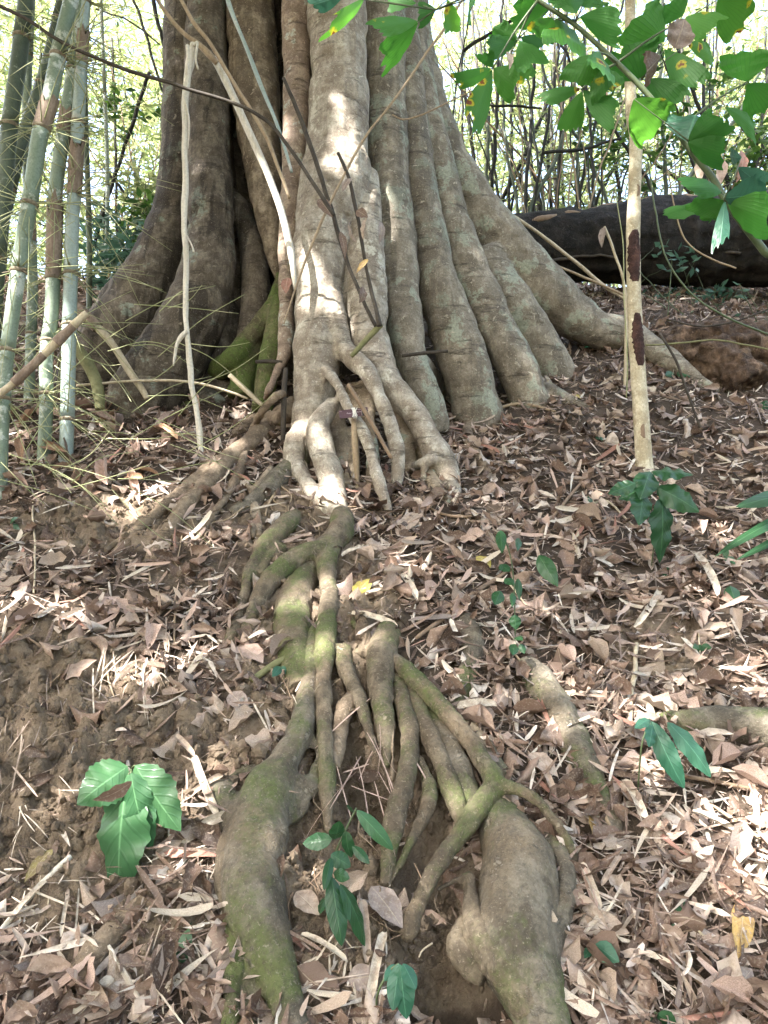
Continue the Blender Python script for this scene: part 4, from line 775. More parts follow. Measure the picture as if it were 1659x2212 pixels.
shoot([(188, 676, 7), (165, 697, 9), (150, 712, 8), (118, 744, 9), (89, 772, 8), (54, 805, 8), (18, 837, 8), (-30, 872, 8)], 4.15, [(.22, .42), (.55, .82)], 'bent dead bamboo shoot with brown sheaths crossing the culms')
shoot([(165, 742, 8), (176, 765, 12), (193, 792, 13), (208, 826, 13), (214, 858, 12), (216, 885, 10)], 5.0, [], 'short curved olive bamboo shoot at the culm bases', 'olive_wood')

# ------------------------------------------------------------------ sticks and twigs
def stick(name, pts, Y, mat, lab, cat='stick', group=None, seg=8, wob=.006):
    P, r = chain(pts, Y); V, F = tube(P, r, seg, 7, wob=wob, rn=.12); return solo(name, V, F, mat, lab, cat, group)
def gstick(name, pts, mat, lab, cat='twig', lift=1.2, group=None):
    P, r = [], []
    for q in pts:
        p = gnd(q[0], q[1]); n_ = gnormal(p[0], p[1]); w = wr(q[2], p); P.append(p + n_ * (lift * w + (q[3] if len(q) > 3 else .012))); r.append(w)
    V, F = tube(P, r, 8, 6, wob=.006, rn=.12); return solo(name, V, F, mat, lab, cat, group)
gY = gnd(434, 985)[1]
P, r = chain([(418, 95, 7), (409, 130, 9), (402, 180, 8), (398, 300, 7), (399, 400, 7), (400, 500, 7), (402, 640, 6), (406, 760, 6), (420, 860, 6), (430, 940, 6.5), (436, 1000, 6)], gY)
ds = thing('dead_pole', 'upright bleached dead pole with frayed top in front of the left buttress', 'stick', P[-1])
V, F = tube(P, r, 10, 8, wob=.01, rn=.2); part('stem', V, F, 'pale_wood', ds)
for pts in ([(417, 100, 3), (426, 92, 3), (423, 125, 2.5), (428, 150, 2)], [(404, 98, 4), (406, 130, 4), (403, 160, 3)], [(404, 715, 5), (391, 728, 6), (382, 745, 4), (376, 775, 3), (374, 790, 1.5)], [(405, 510, 2), (414, 530, 1.6), (418, 545, 2.5)], [(396, 200, 2), (408, 260, 2), (406, 320, 1)]):
    P, r = chain(pts, gY - .02); V, F = tube(P, r, 6, 6, wob=.004); part('splinter', V, F, 'pale_wood', ds)
stick('leaning_pole', [(452, 120, 5), (468, 135, 9), (488, 175, 8), (520, 245, 8), (556, 325, 8), (585, 392, 8), (606, 450, 8), (622, 515, 8), (631, 560, 7), (638, 625, 4)], 4.72, 'pale_wood', 'smooth bleached pole leaning on the front flute', wob=.003)
stick('bare_branch', [(326, -20, 3.5), (365, 35, 4.5), (400, 75, 5), (432, 98, 6), (452, 118, 8), (470, 138, 6)], 4.70, 'tan_wood', 'tan knotted branch meeting the tip of the bleached pole', 'branch')
stick('bare_branch', [(380, -20, 4), (420, 50, 4.2), (455, 95, 4.5), (500, 170, 4.2), (545, 245, 4), (578, 300, 4.5), (600, 360, 4), (626, 428, 3.5)], 4.62, 'tan_wood', 'thin brown branch slanting just over the bleached pole', 'branch')
stick('green_bamboo_stem', [(486, -20, 4), (497, 15, 5), (510, 50, 4), (535, 110, 4), (556, 165, 4.6), (572, 205, 4.4), (596, 262, 3.8), (615, 320, 3.6), (630, 372, 3)], 4.8, 'bamboo_pale', 'slim pale green bamboo stem across the peeled wood flute', 'bamboo stem', wob=.001)
stick('bare_branch', [(-30, 0, 4), (60, 42, 4), (130, 88, 4), (260, 146, 4), (390, 187, 4), (500, 222, 4), (560, 250, 4), (600, 285, 4), (650, 355, 4), (690, 415, 4.5), (722, 465, 4)], 4.3, 'dark_wood', 'long dark liana stem sweeping from the bamboo to the front flute', 'liana')
stick('dark_dead_branch', [(612, 168, 3.5), (632, 215, 4.5), (655, 272, 4.6), (678, 335, 4.6), (700, 405, 5), (718, 458, 4.5), (735, 520, 5), (752, 570, 4), (775, 628, 4), (798, 680, 4), (812, 705, 4)], 4.55, 'dark_wood', 'blackish dead branch hanging down the front flute with crumpled leaves', 'branch')
stick('dark_dead_branch', [(731, 330, 3.5), (752, 378, 4), (765, 430, 4), (777, 490, 4), (788, 560, 3.6), (800, 620, 4), (812, 668, 4.5), (819, 705, 6)], 4.5, 'dark_wood', 'dark dead stem rising from the elbow stub on the front flute', 'branch')
stick('elbow_stub', [(822, 700, 7), (808, 716, 6.5), (790, 735, 6.5), (770, 757, 6), (758, 770, 5)], 4.56, 'olive_wood', 'olive broken stub jutting from between the front flutes', 'branch')
stick('bare_branch', [(1010, -20, 2.6), (960, 62, 2.8), (925, 110, 2.8), (860, 205, 2.8), (790, 295, 2.8), (740, 385, 2.8), (690, 490, 3), (650, 590, 2.6), (622, 670, 2), (612, 700, 1.5)], 4.5, 'tan_wood', 'long straight thin twig crossing the whole trunk diagonally', 'twig', wob=.004)
stick('bare_branch', [(848, 248, 1.5), (870, 258, 1.6), (905, 250, 1.6), (980, 215, 1.6), (1060, 180, 1.2)], 4.5, 'tan_wood', 'fine side twig forking off the diagonal twig', 'twig')
stick('bare_branch', [(1065, 440, 4), (1154, 497, 4), (1237, 561, 4), (1298, 612, 4), (1352, 648, 3.5)], 6.9, 'straw_wood', 'straight pale pole leaning across the dark log', 'stick', wob=.004)
stick('bare_branch', [(1180, 565, 3), (1240, 590, 3), (1300, 615, 3), (1350, 640, 3)], 6.7, 'tan_wood', 'thin grey twig under the pale pole by the log', 'twig')
stick('bare_branch', [(1305, 490, 3), (1325, 540, 3.2), (1348, 610, 3), (1352, 700, 3.5), (1350, 780, 3.5), (1348, 850, 3), (1342, 880, 3)], 5.6, 'straw_wood', 'bleached upright cane standing left of the sapling', 'stick')
stick('vine', [(1328, 400, 1.2), (1345, 520, 1.2), (1348, 640, 1.2), (1355, 760, 1.2), (1352, 860, 1.2)], 5.3, 'twig_green', 'fine green vine hanging left of the sapling', 'vine')
stick('vine', [(1400, 350, 2), (1415, 450, 2), (1440, 560, 2), (1500, 640, 2.2), (1580, 690, 2.4), (1680, 730, 2.4)], 5.2, 'green_stem', 'thin green vine trailing in front of the log', 'vine')
stick('vine', [(1440, 360, 1.6), (1465, 480, 1.6), (1490, 530, 1.8), (1540, 560, 2), (1590, 580, 2)], 6.0, 'tan_wood', 'brown wiry vine over the log', 'vine')
stick('dark_twig', [(1425, 720, 2.5), (1460, 780, 2.8), (1490, 860, 2.8), (1515, 930, 2.5), (1530, 965, 2)], 5.0, 'dark_wood', 'dark bare twig stuck in litter before the rotten stump', 'twig')
stick('dark_twig', [(1395, 745, 2), (1460, 742, 2), (1540, 735, 2), (1610, 745, 2), (1680, 760, 1.5)], 5.1, 'olive_wood', 'thin level twig beside the rotten stump', 'twig')
stick('dark_twig', [(1440, 690, 1.8), (1520, 705, 2), (1600, 690, 2), (1690, 655, 2)], 5.8, 'dark_wood', 'dark thin twig over the rotten stump', 'twig')
stick('stake', [(617, 795, 5), (614, 850, 6), (612, 900, 6), (610, 955, 5)], 4.72, 'dark_wood', 'dark short stake standing at the left foot of the trunk', 'stake')
stick('broken_stick', [(752, 830, 4.5), (783, 880, 5), (815, 934, 4.6), (846, 990, 4)], 4.34, 'brown_wood', 'reddish brown stick behind the nameplate', 'stick', wob=.002)
stick('broken_stick', [(764, 905, 6), (767, 960, 7), (770, 1020, 6), (772, 1070, 5)], 4.42, 'tan_wood', 'straight brown stake below the nameplate', 'stake', wob=.003)
stick('broken_stick', [(495, 810, 5), (532, 844, 5), (568, 876, 4.5)], 5.0, 'straw_wood', 'broken straw stick beside the mossy buttress', 'stick', wob=.002)
stick('broken_stick', [(868, 769, 3.5), (915, 763, 4), (968, 758, 3.5)], 4.85, 'dark_wood', 'short dark twig lying across the right flutes', 'twig', wob=.004)
stick('broken_stick', [(552, 782, 4), (580, 781, 4.5), (610, 783, 4)], 4.95, 'dark_wood', 'short black twig on the mossy buttress', 'twig', wob=.004)
stick('bare_branch', [(165, 833, 3), (286, 823, 3), (401, 824, 3), (470, 838, 3), (535, 860, 2.5)], 5.0, 'straw_wood', 'long thin straw cane lying at the foot of the left buttresses', 'twig', wob=.004)
gstick('fallen_branch', [(1270, 1030, 3), (1215, 1097, 3.5), (1172, 1151, 4), (1137, 1208, 4), (1080, 1252, 4.5), (1023, 1291, 5), (966, 1338, 5), (930, 1366, 5), (898, 1390, 4)], 'brown_wood', 'long brown fallen twig lying diagonally above the hanging roots')
gstick('fallen_branch', [(1100, 1408, 2.5), (1154, 1480, 3), (1197, 1552, 3.5), (1240, 1623, 4), (1270, 1684, 4), (1293, 1741, 4), (1316, 1795, 4), (1352, 1866, 3.5)], 'tan_wood', 'long pale twig lying down the grey root')
gstick('fallen_branch', [(1373, 1400, 4.5), (1368, 1455, 5), (1359, 1509, 5.5), (1358, 1570, 5)], 'straw_wood', 'short thick straw twig pointing downhill')
gstick('bamboo_stub', [(653, 1418, 6), (600, 1442, 8), (545, 1479, 7)], 'olive_wood', 'olive bamboo stub lying across the mossy root', 'bamboo piece', .8)
gstick('fallen_branch', [(1530, 1740, 3), (1600, 1790, 4), (1680, 1850, 4)], 'tan_wood', 'thin brown twig low on the right bank')
gstick('fallen_branch', [(1320, 1640, 4), (1400, 1668, 4), (1500, 1690, 5), (1600, 1710, 5), (1690, 1725, 5)], 'brown_wood', 'dark brown twig below the buried grey root')
gstick('fallen_branch', [(1480, 1980, 3), (1550, 2070, 3), (1620, 2150, 3.5), (1680, 2215, 3.5)], 'straw_wood', 'straight straw cane slanting downhill among brown leaves')
gstick('fallen_branch', [(1440, 2050, 7), (1500, 2120, 8), (1560, 2180, 9), (1610, 2240, 8)], 'brown_wood', 'stout brown branch half buried in litter')
gstick('fallen_branch', [(1240, 1180, 3.5), (1255, 1140, 4), (1278, 1100, 3), (1310, 1090, 2.5), (1370, 1145, 2)], 'straw_wood', 'kinked straw twig beside the leafy seedling')
gstick('fallen_branch', [(0, 2030, 6), (60, 1960, 7), (110, 1910, 7), (160, 1860, 6)], 'pale_wood', 'pale shredded cane on the bare soil bank', 'stick')
gstick('fallen_branch', [(880, 1075, 2.5), (960, 1120, 3), (1040, 1125, 2.5), (1090, 1160, 2)], 'brown_wood', 'curved thin twig below the right flutes')
gstick('fallen_branch', [(1140, 1640, 2.5), (1200, 1590, 3), (1265, 1575, 2.5)], 'pale_wood', 'thin grey twig across the grey root')
gstick('fallen_branch', [(1040, 900, 3), (1120, 880, 3.5), (1200, 895, 3)], 'tan_wood', 'thin twig at the tips of the right buttresses')
gstick('fallen_branch', [(75, 1095, 2), (77, 1150, 2.2), (79, 1215, 2.2), (77, 1290, 2)], 'straw_wood', 'thin straw stalk on the left bank', lift=3)
rgt = np.random.default_rng(11)
for k in range(60):                                      # small scattered twigs
    x, y = rgt.uniform(40, 1620), rgt.uniform(900, 2190); a = rgt.uniform(0, 6.28); L = rgt.uniform(30, 95); rr = rgt.uniform(1.2, 2.6)
    gstick('small_twig', [(x, y, rr), (x + math.cos(a) * L * .5 + rgt.uniform(-6, 6), y + math.sin(a) * L * .5, rr), (x + math.cos(a) * L, y + math.sin(a) * L, rr * .7)],
           ('brown_wood', 'tan_wood', 'straw_wood', 'dark_wood')[k % 4], 'small %s twig lying loose in the litter' % ('brown', 'tan', 'straw', 'blackish')[k % 4], 'twig', 1.5, 'small %s twigs in the litter' % ('brown', 'tan', 'straw', 'blackish')[k % 4])

# ------------------------------------------------------------------ nameplate tied to a root
sc_ = at(764, 892, 4.36); sw = .168; sh = .049
plate = thing('nameplate', 'small maroon nameplate with white lettering tied to the front root by white string', 'sign', sc_)
plate.rotation_euler = (R(-6), R(-8.5), R(4))
def box_part(name, x0, x1, y0, y1, z0, z1, mat, parent):
    V = [(x, y, z) for x in (x0, x1) for y in (y0, y1) for z in (z0, z1)]
    F = [(0, 1, 3, 2), (4, 6, 7, 5), (0, 4, 5, 1), (2, 3, 7, 6), (0, 2, 6, 4), (1, 5, 7, 3)]
    o = bpy.data.objects.new(name, new_mesh(name, V, F, mat, smooth=False)); COL.objects.link(o); o.parent = parent; return o
box_part('board', -sw / 2, sw / 2, -.003, .003, -sh / 2, sh / 2, 'board', plate)
box_part('panel', sw * .28, sw * .49, -.0038, -.0030, -sh * .46, sh * .06, 'board_panel', plate)
box_part('panel_rule', sw * .268, sw * .276, -.0040, -.0030, -sh * .46, sh * .18, 'white_print', plate)
def text(s, x, z, size, parent):
    cu = bpy.data.curves.new('t', 'FONT'); cu.body = s; cu.size = size; cu.extrude = .0002; o = bpy.data.objects.new('t', cu); COL.objects.link(o)
    dg = bpy.context.evaluated_depsgraph_get(); me = bpy.data.meshes.new_from_object(o.evaluated_get(dg)); bpy.data.objects.remove(o)
    me.materials.clear(); me.materials.append(M['white_print']); q = bpy.data.objects.new('lettering', me); COL.objects.link(q); q.parent = parent
    q.location = (x, -.0036, z); q.rotation_euler = (R(90), 0, 0)
text('Ficus', -sw * .24, -.003, .011, plate); text('alt', -sw * .075, -.003, .010, plate); text('Blume', sw * .10, -.001, .010, plate)
text('MORACEAE', sw * .14, sh * .28, .0085, plate); text('-----', -sw * .49, sh * .30, .010, plate); text('...', sw * .09, -sh * .42, .010, plate)
ties = []
for k in range(5):
    x = -.004 + .004 * k; ties.append(sweep([(x - .004, -.006, .030), (x, -.0075, .012), (x + .001, -.008, -.004), (x - .003 + .002 * k, -.0075, -.020), (x, .012, -.03)], [.0022] * 5, 6))
ties += [sweep([(.004, -.009, .0), (.016, -.012, .014), (.024, -.012, .026)], [.003, .0028, .002], 6), sweep([(.0, -.009, -.012), (-.012, -.011, -.026), (.004, -.011, -.031)], [.002] * 3, 6), sweep([(.006, -.009, -.012), (.011, -.011, -.026), (.008, -.011, -.036)], [.0022] * 3, 6)]
for V, F in ties:
    o = bpy.data.objects.new('string', new_mesh('string', V, F, 'white_string')); COL.objects.link(o); o.parent = plate

# ------------------------------------------------------------------ plants
TOCAM = np.array([0, -1.0, .35])
def plant(name, lab, cat, leaves, Y, mat, prof=pf_broad, serr=0, stem=None, mat_stem='green_stem', group=None, wav=.04, fold=-.10, droop=.06, petiole=None, base=None, nl=18, ndir=None):
    """leaves: [(bx,by,tx,ty,w)] in photo pixels"""
    if Y is None: Y = gnd(leaves[0][0], leaves[0][1] + 8)[1] - .05
    if base is None:
        b = at(leaves[0][0], leaves[0][1], Y); base = np.array([b[0], b[1], hfs(b[0], b[1])])
    t = thing(name, lab, cat, base, group); rg = np.random.default_rng(int(abs(leaves[0][0] * 7 + leaves[0][1])))
    for k, q in enumerate(leaves):
        Yb = Y + rg.uniform(-.01, .01) - (.014 * k if k < len(leaves) - 1 else -.03); b = at(q[0], q[1], Yb); e = at(q[2], q[3], Yb - rg.uniform(-.02, .09))
        nrm = TOCAM + rg.normal(size=3) * .3 if ndir is None else np.array(ndir) + rg.normal(size=3) * .15
        V, F, uv = leaf_world(b, e, wr(q[4], b), nrm, prof, nl, 6, droop * rg.uniform(.3, 1.6), fold, serr, wav)
        part('leaf', V, F, mat if len(q) < 6 else q[5], t, uv=uv)
        if petiole is not None:
            p0 = at(petiole[0], petiole[1], Y + .02); V, F = tube([p0, (p0 + b) / 2 + (0, 0, .004), b], [.0022, .002, .0016], 6, 3); part('petiole', V, F, mat_stem, t)
    if stem:
        P = [at(x, y, Y + .02) for x, y in stem]; g0 = P[-1]; gz = np.array([g0[0], g0[1] + .06, hfs(g0[0], g0[1] + .06) - .02]); P.append(gz)
        V, F = tube(P, [.003] * len(P), 7, 6); part('stem', V, F, mat_stem, t)
    return t
def cv(ox, oy, s, L): return [(ox + s * a, oy + s * b, ox + s * c, oy + s * d, s * w) + tuple(rest) for a, b, c, d, w, *rest in L]
plant('broadleaf_seedling', 'seedling with five large glossy toothed leaves drooping over the bare soil', 'seedling',
      cv(0, 1566, .358, [(770, 250, 465, 480, 270), (815, 245, 1090, 640, 270), (775, 300, 722, 1065, 350), (790, 290, 915, 755, 210), (845, 520, 815, 1040, 190)]), 2.42, 'plant', serr=.05, stem=[(284, 1664), (290, 1700), (296, 1760), (300, 1850), (304, 1950)], petiole=(284, 1662), wav=.07)
plant('creeper', 'dark glossy long leaved creeper climbing between the hanging roots', 'creeper',
      cv(486, 1566, .358, [(645, 690, 470, 715, 110), (660, 692, 690, 580, 95), (730, 640, 762, 800, 85), (770, 730, 872, 838, 60), (795, 515, 1015, 755, 95), (770, 530, 740, 480, 40), (640, 780, 758, 855, 105), (640, 800, 597, 1000, 60), (655, 890, 752, 925, 75), (640, 915, 705, 1335, 125), (695, 960, 845, 1335, 140), (610, 1030, 575, 1140, 70)]),
      2.26, 'plant_dark', pf_long, stem=[(770, 1745), (748, 1790), (722, 1850), (716, 1900), (730, 1960)])
plant('creeper', 'small blue green seedling with folded leaves at the foot of the bank', 'seedling', cv(486, 1566, .358, [(1050, 1440, 1012, 1725, 110), (1058, 1445, 1095, 1775, 140), (1075, 1440, 1152, 1595, 90), (1030, 1445, 962, 1545, 60)]), 2.02, 'plant_blue', pf_long, stem=[(862, 2081), (840, 2100), (815, 2150)])
plant('broadleaf_seedling', 'dark ribbed seedling with wide leaves at the base of the cream sapling', 'seedling',
      cv(1065, 972, .358, [(945, 130, 888, 300, 150), (960, 130, 1205, 150, 140), (990, 225, 1245, 375, 160), (1020, 285, 1005, 680, 160), (905, 240, 880, 455, 150), (860, 200, 695, 265, 100), (950, 210, 760, 300, 110)]), 3.75, 'plant_dark', pf_broad, serr=.04, wav=.09, stem=[(1405, 1030), (1404, 1060), (1410, 1130), (1412, 1180)], petiole=(1405, 1030))
plant('broadleaf_seedling', 'seedling with three narrow ribbed green leaves over the buried grey root', 'seedling', cv(1026, 1566, .3815, [(1000, -20, 1185, 360, 120), (1090, -15, 1335, 295, 120), (1005, 0, 985, 125, 75), (990, -30, 905, 20, 60)]), 2.62, 'plant_blue', pf_long, serr=.03, wav=.08, stem=[(1404, 1556), (1395, 1580), (1385, 1620)])
plant('blade_leaved_plant', 'long dark blades reaching in from a plant on the right bank', 'plant', [(1760, 1060, 1590, 1095, 40), (1780, 1090, 1545, 1202, 28), (1770, 1120, 1590, 1210, 18)], 3.0, 'plant_dark', pf_long, base=at(1790, 1180, 3.15), stem=[(1775, 1085), (1785, 1130)])
plant('creeper', 'thin creeper with small heart shaped leaves trailing down the litter', 'creeper',
      cv(1065, 972, .358, [(45, 485, 55, 625, 65), (155, 530, 148, 610, 42), (275, 635, 392, 825, 105), (40, 690, 105, 735, 60), (45, 850, 10, 935, 80), (70, 775, 130, 815, 60), (150, 775, 160, 905, 45), (120, 860, 115, 950, 40), (130, 995, 140, 1085, 75), (135, 1130, 180, 1150, 45), (130, 1170, 120, 1240, 60), (165, 1170, 190, 1230, 45), (90, 1245, 62, 1470, 110)]),
      3.2, 'plant_dark', stem=[(1085, 1150), (1102, 1200), (1110, 1260), (1112, 1330), (1112, 1380), (1100, 1420)])
for lab, lv, Y, mt in (('tiny bright green sprout below the ribbed seedling', [(1060, 700, 1072, 800, 70), (1040, 720, 1030, 770, 40)], 3.3, 'plant'), ('small torn pale green leaf plant on the right bank', [(1430, 820, 1460, 930, 90), (1420, 850, 1400, 900, 50)], 3.1, 'plant'),
                       ('three leaved green sprout on bare soil right of the bank', [(1250, 1175, 1242, 1262, 75), (1240, 1180, 1205, 1195, 40), (1260, 1180, 1320, 1195, 40)], 2.95, 'plant'), ('green sprout beside the blade leaved plant', [(1400, 640, 1460, 690, 60), (1390, 640, 1420, 600, 40)], 3.3, 'plant'),
                       ('sprout with two small leaves near the twig above the seedling', [(575, 280, 580, 345, 50), (560, 370, 510, 450, 30)], 3.7, 'plant_dark'), ('pale green sprout in the litter behind the ribbed seedling', [(1090, 215 - 680, 1040, 230 - 680, 50), (1110, 200 - 670, 1190, 240 - 680, 50)], 4.5, 'plant'),
                       ('small round leaved sprout left of the sapling base', [(640, 1270 - 1357, 660, 1300 - 1357, 60)], 4.4, 'plant_blue')):
    plant('small_sprout', lab, 'sprout', cv(1065, 972, .358, lv), None, mt, nl=10, stem=[(1065 + .358 * lv[0][0], 972 + .358 * lv[0][1])])
for lab, lv, Y, mt in (('single toothed leaf sprout on the upper left bank', [(28, 1125, 55, 1205, 24), (22, 1130, 40, 1118, 12)], 3.6, 'plant'), ('tiny blue green sprig on the olive bamboo stub', [(606, 1440, 588, 1462, 20), (606, 1440, 618, 1456, 16)], 2.98, 'plant_blue'),
                       ('half withered green leaf sprout left of the mossy root foot', [(408, 2006, 385, 2108, 34), (415, 2010, 445, 2060, 20)], 2.15, 'plant'), ('lone broad green leaf sprout beside the bulbous root', [(1285, 2040, 1338, 2078, 42), (1278, 2045, 1262, 2070, 18)], 2.12, 'plant_blue'),
                       ('green leaf sprout at the foot of the right bank', [(1420, 2190, 1462, 2215, 40), (1415, 2200, 1400, 2235, 22)], 1.98, 'plant'), ('twisted narrow green leaf sprout on the right bank', [(1478, 1938, 1448, 2030, 18), (1425, 1965, 1440, 2000, 12)], 2.25, 'plant_dark'),
                       ('dark leaf sprout at the right edge before the stump', [(1655, 865, 1625, 930, 36), (1668, 870, 1690, 920, 30)], 4.6, 'plant_dark'), ('small pale leaf sprout on the outer buttress', [(1290, 742, 1262, 752, 18), (1292, 742, 1305, 752, 12)], 5.7, 'plant_blue')):
    plant('small_sprout', lab, 'sprout', lv, None, mt, nl=10, serr=.03, stem=[lv[0][:2]])

# fishtail palm frond hanging in from the upper right
frond_pts = [(1120, -40, 4), (1162, 0, 4.5), (1237, 50, 5), (1287, 93, 5.2), (1333, 136, 5.6), (1380, 183, 6), (1423, 233, 6.2), (1462, 283, 6.6), (1495, 329, 7), (1538, 383, 7.2), (1566, 430, 7.6), (1602, 480, 8), (1652, 544, 8.5), (1720, 640, 10)]
P, r = chain(frond_pts, 1.95); g0 = np.array([1.45, 2.15, 0]); g0[2] = hfs(g0[0], g0[1])
P += [np.array([1.25, 2.05, 1.35]), g0]; r += [.014, .02]
palm = thing('fishtail_palm', 'fishtail palm frond with jagged brown spotted green leaflets overhanging from the right', 'palm', g0)
V, F = tube(P, r, 12, 8); part('rachis', V, F, 'green_stem', palm)
RP = np.array(P[:-2])
A = lambda L: cv(918, 0, .2604, L); B_ = lambda L: cv(1296, 0, .2187, L); C_ = lambda L: cv(1065, 0, .358, L); D_ = lambda L: cv(540, 0, .358, L)
clusters = [
 ((770, 325), A, [(1040, 70, 690, 150, 230), (765, 320, 540, 235, 120), (765, 335, 500, 400, 130), (785, 340, 905, 580, 160), (800, 310, 975, 410, 110), (700, 470, 850, 690, 170, 'palm')]),
 ((1230, 190), A, [(1060, 150, 950, 310, 170, 'palm'), (1110, 150, 1190, 430, 250, 'palm'), (1290, 140, 1610, 240, 170), (1250, 110, 1140, -60, 200), (1320, 60, 1420, -60, 200)]),
 ((560, 570), A, [(550, 570, 270, 680, 90, 'palm'), (555, 580, 365, 1080, 130, 'palm'), (570, 570, 745, 730, 170, 'palm'), (560, 560, 480, 420, 90, 'palm')]),
 ((1300, 740), A, [(1290, 735, 990, 830, 85, 'palm'), (1300, 760, 1185, 1090, 130, 'palm'), (1315, 750, 1570, 970, 140)]),
 ((1390, 430), A, [(1385, 450, 1280, 690, 220, 'palm'), (1450, 430, 1480, 640, 180, 'palm'), (1480, 560, 1520, 760, 190, 'palm')]),
 ((400, 790), B_, [(400, 790, 230, 430, 390), (640, 400, 330, 140, 330), (820, 150, 660, 0, 300), (640, 490, 985, 890, 200, 'palm'), (480, 780, 710, 1090, 270), (860, 430, 1115, 545, 120, 'palm'), (600, 560, 430, 740, 200, 'dead_brown')]),
 ((900, 160), B_, [(850, 170, 1150, 290, 190, 'palm'), (1170, -10, 1410, 270, 260, 'palm')]),
 ((1450, 810), B_, [(1450, 800, 1440, 470, 380), (1465, 830, 1690, 1120, 270), (1240, 1060, 1540, 1300, 130)]),
 ((860, 1380), B_, [(860, 1390, 960, 1110, 400, 'plant_blue'), (870, 1400, 1210, 1180, 200), (870, 1410, 1220, 1530, 190), (340, 980, 570, 1300, 320, 'palm')]),
 ((1395, 1200), C_, [(1390, 1205, 1050, 1290, 90), (1395, 1215, 1240, 1310, 170, 'palm'), (1395, 1195, 1640, 1170, 150, 'plant_blue'), (1380, 1160, 1180, 1130, 80), (1400, 1210, 1370, 1470, 60, 'plant_blue'), (1420, 1230, 1660, 1330, 170), (1480, 1010, 1640, 1130, 90, 'plant_blue'), (1500, 950, 1430, 940, 60, 'plant_blue')]),
 ((1120, 60), D_, [(690, -10, 435, 190, 60, 'palm'), (1012, 130, 765, 170, 75, 'palm'), (1012, 140, 775, 395, 110), (1120, 55, 1005, 95, 90), (1190, 0, 1215, 190, 95, 'palm'), (1330, -10, 1340, 70, 120, 'palm'), (1000, 20, 830, 25, 70), (560, -20, 380, 30, 70, 'plant_blue')]),
]
rgp = np.random.default_rng(21)
for (cx, cy), fn, L in clusters:
    c0 = fn([(cx, cy, 0, 0, 1)])[0]; Yc = 1.95 + rgp.uniform(-.12, .1); pc = at(c0[0], c0[1], Yc)
    k = int(np.argmin(np.linalg.norm(RP - pc, axis=1))); V, F = tube([RP[k], (RP[k] + pc) / 2 + (0, 0, .01), pc], [.004, .003, .0022], 7, 5); part('pinna_stalk', V, F, 'green_stem', palm)
    for q in fn(L):
        mt = q[5] if len(q) > 5 else 'palm_plain'; Yb = Yc + rgp.uniform(-.05, .05); b = at(q[0], q[1], Yb); e = at(q[2], q[3], Yb + rgp.uniform(-.10, .08))
        nw = 10; jag = rgp.uniform(-.10, .08, nw + 1) + np.linspace(-.22, .10, nw + 1) * rgp.choice([-1, 1]) - .05
        V, F, uv = leaf_world(b, e, wr(q[4] * 1.55, b), (EYE - b) / np.linalg.norm(EYE - b) + rgp.normal(size=3) * .32, pf_wedge, 10, nw, rgp.uniform(-.02, .1), -.10, 0, .05, 0, jag, rgp.uniform(-.3, .3))
        part('leaflet', V, F, mt, palm, uv=uv)
        if np.linalg.norm(b - pc) > .01:
            V, F = tube([pc, b], [.002, .0012], 5, 2); part('stalk', V, F, 'green_stem', palm)

# dead leaves caught up in twigs and plants
def caught(L, Y, mat, lab, fold=-.25, prof=pf_broad, curl=.3, droop=.12):
    b = at(L[0], L[1], Y); e = at(L[2], L[3], Y - .02); V, F, uv = leaf_world(b, e, wr(L[4], b), TOCAM + np.random.default_rng(int(L[0])).normal(size=3) * .5, prof, 12, 6, droop, fold, 0, .08, curl)
    solo('dead_leaf', V, F, mat, lab, 'leaf', uv=uv)
caught((285, 1688, 200, 1728, 36), 2.30, 'dead_brown', 'brown dead leaf caught on top of the glossy seedling')
caught((1456, 105, 1478, 40, 64), 1.93, 'dead_grey', 'large crumpled grey brown leaf caught in the palm frond')
caught((1096, 112, 1100, 150, 18), 1.93, 'dead_tan', 'small tan dead leaf stuck to a palm leaflet')
for q, m_, l in (((1520, 340, 1512, 395, 26), 'dead_tan', 'tan dead leaf dangling below the palm rachis'), ((1560, 345, 1552, 405, 24), 'dead_pink', 'pinkish dead leaf dangling below the palm rachis'), ((1602, 325, 1590, 395, 26), 'dead_red', 'reddish dead leaf dangling below the palm rachis'), ((1618, 460, 1625, 515, 26), 'dead_gold', 'golden brown dead leaf dangling low beside the palm rachis')):
    caught(q, 2.05, m_, l)
for q, m_, l in (((688, 430, 718, 470, 26), 'dead_brown', 'ribbed brown leaf crumpled on the dark dead branch'), ((758, 385, 740, 415, 18), 'dead_grey', 'grey crumpled leaf at the crossing of two twigs'), ((770, 455, 795, 470, 22), 'dead_brown', 'dark brown leaf hung level on the dead stem'),
                 ((755, 475, 772, 525, 18), 'dead_grey', 'long grey curled leaf hanging from the dead stem'), ((792, 470, 786, 520, 14), 'dead_tan', 'thin tan curled leaf hanging from the dead stem'), ((822, 478, 818, 528, 18), 'dead_grey', 'pale ribbed leaf hanging right of the dead stem'),
                 ((795, 560, 770, 590, 12), 'dead_gold', 'curled yellow brown leaf on the dead stem'), ((735, 500, 745, 560, 16), 'dead_brown', 'shredded brown leaf hanging between the front flutes'), ((784, 620, 776, 655, 24), 'dead_brown', 'dark crumpled leaf flat on the right front flute'),
                 ((622, 600, 618, 634, 24), 'dead_red', 'reddish brown leaf stuck beside the front flute'), ((1305, 490, 1300, 535, 16), 'dead_grey', 'shrivelled grey leaf hanging before the charred log')):
    caught(q, 4.42 if q[0] < 1000 else 5.6, m_, l)

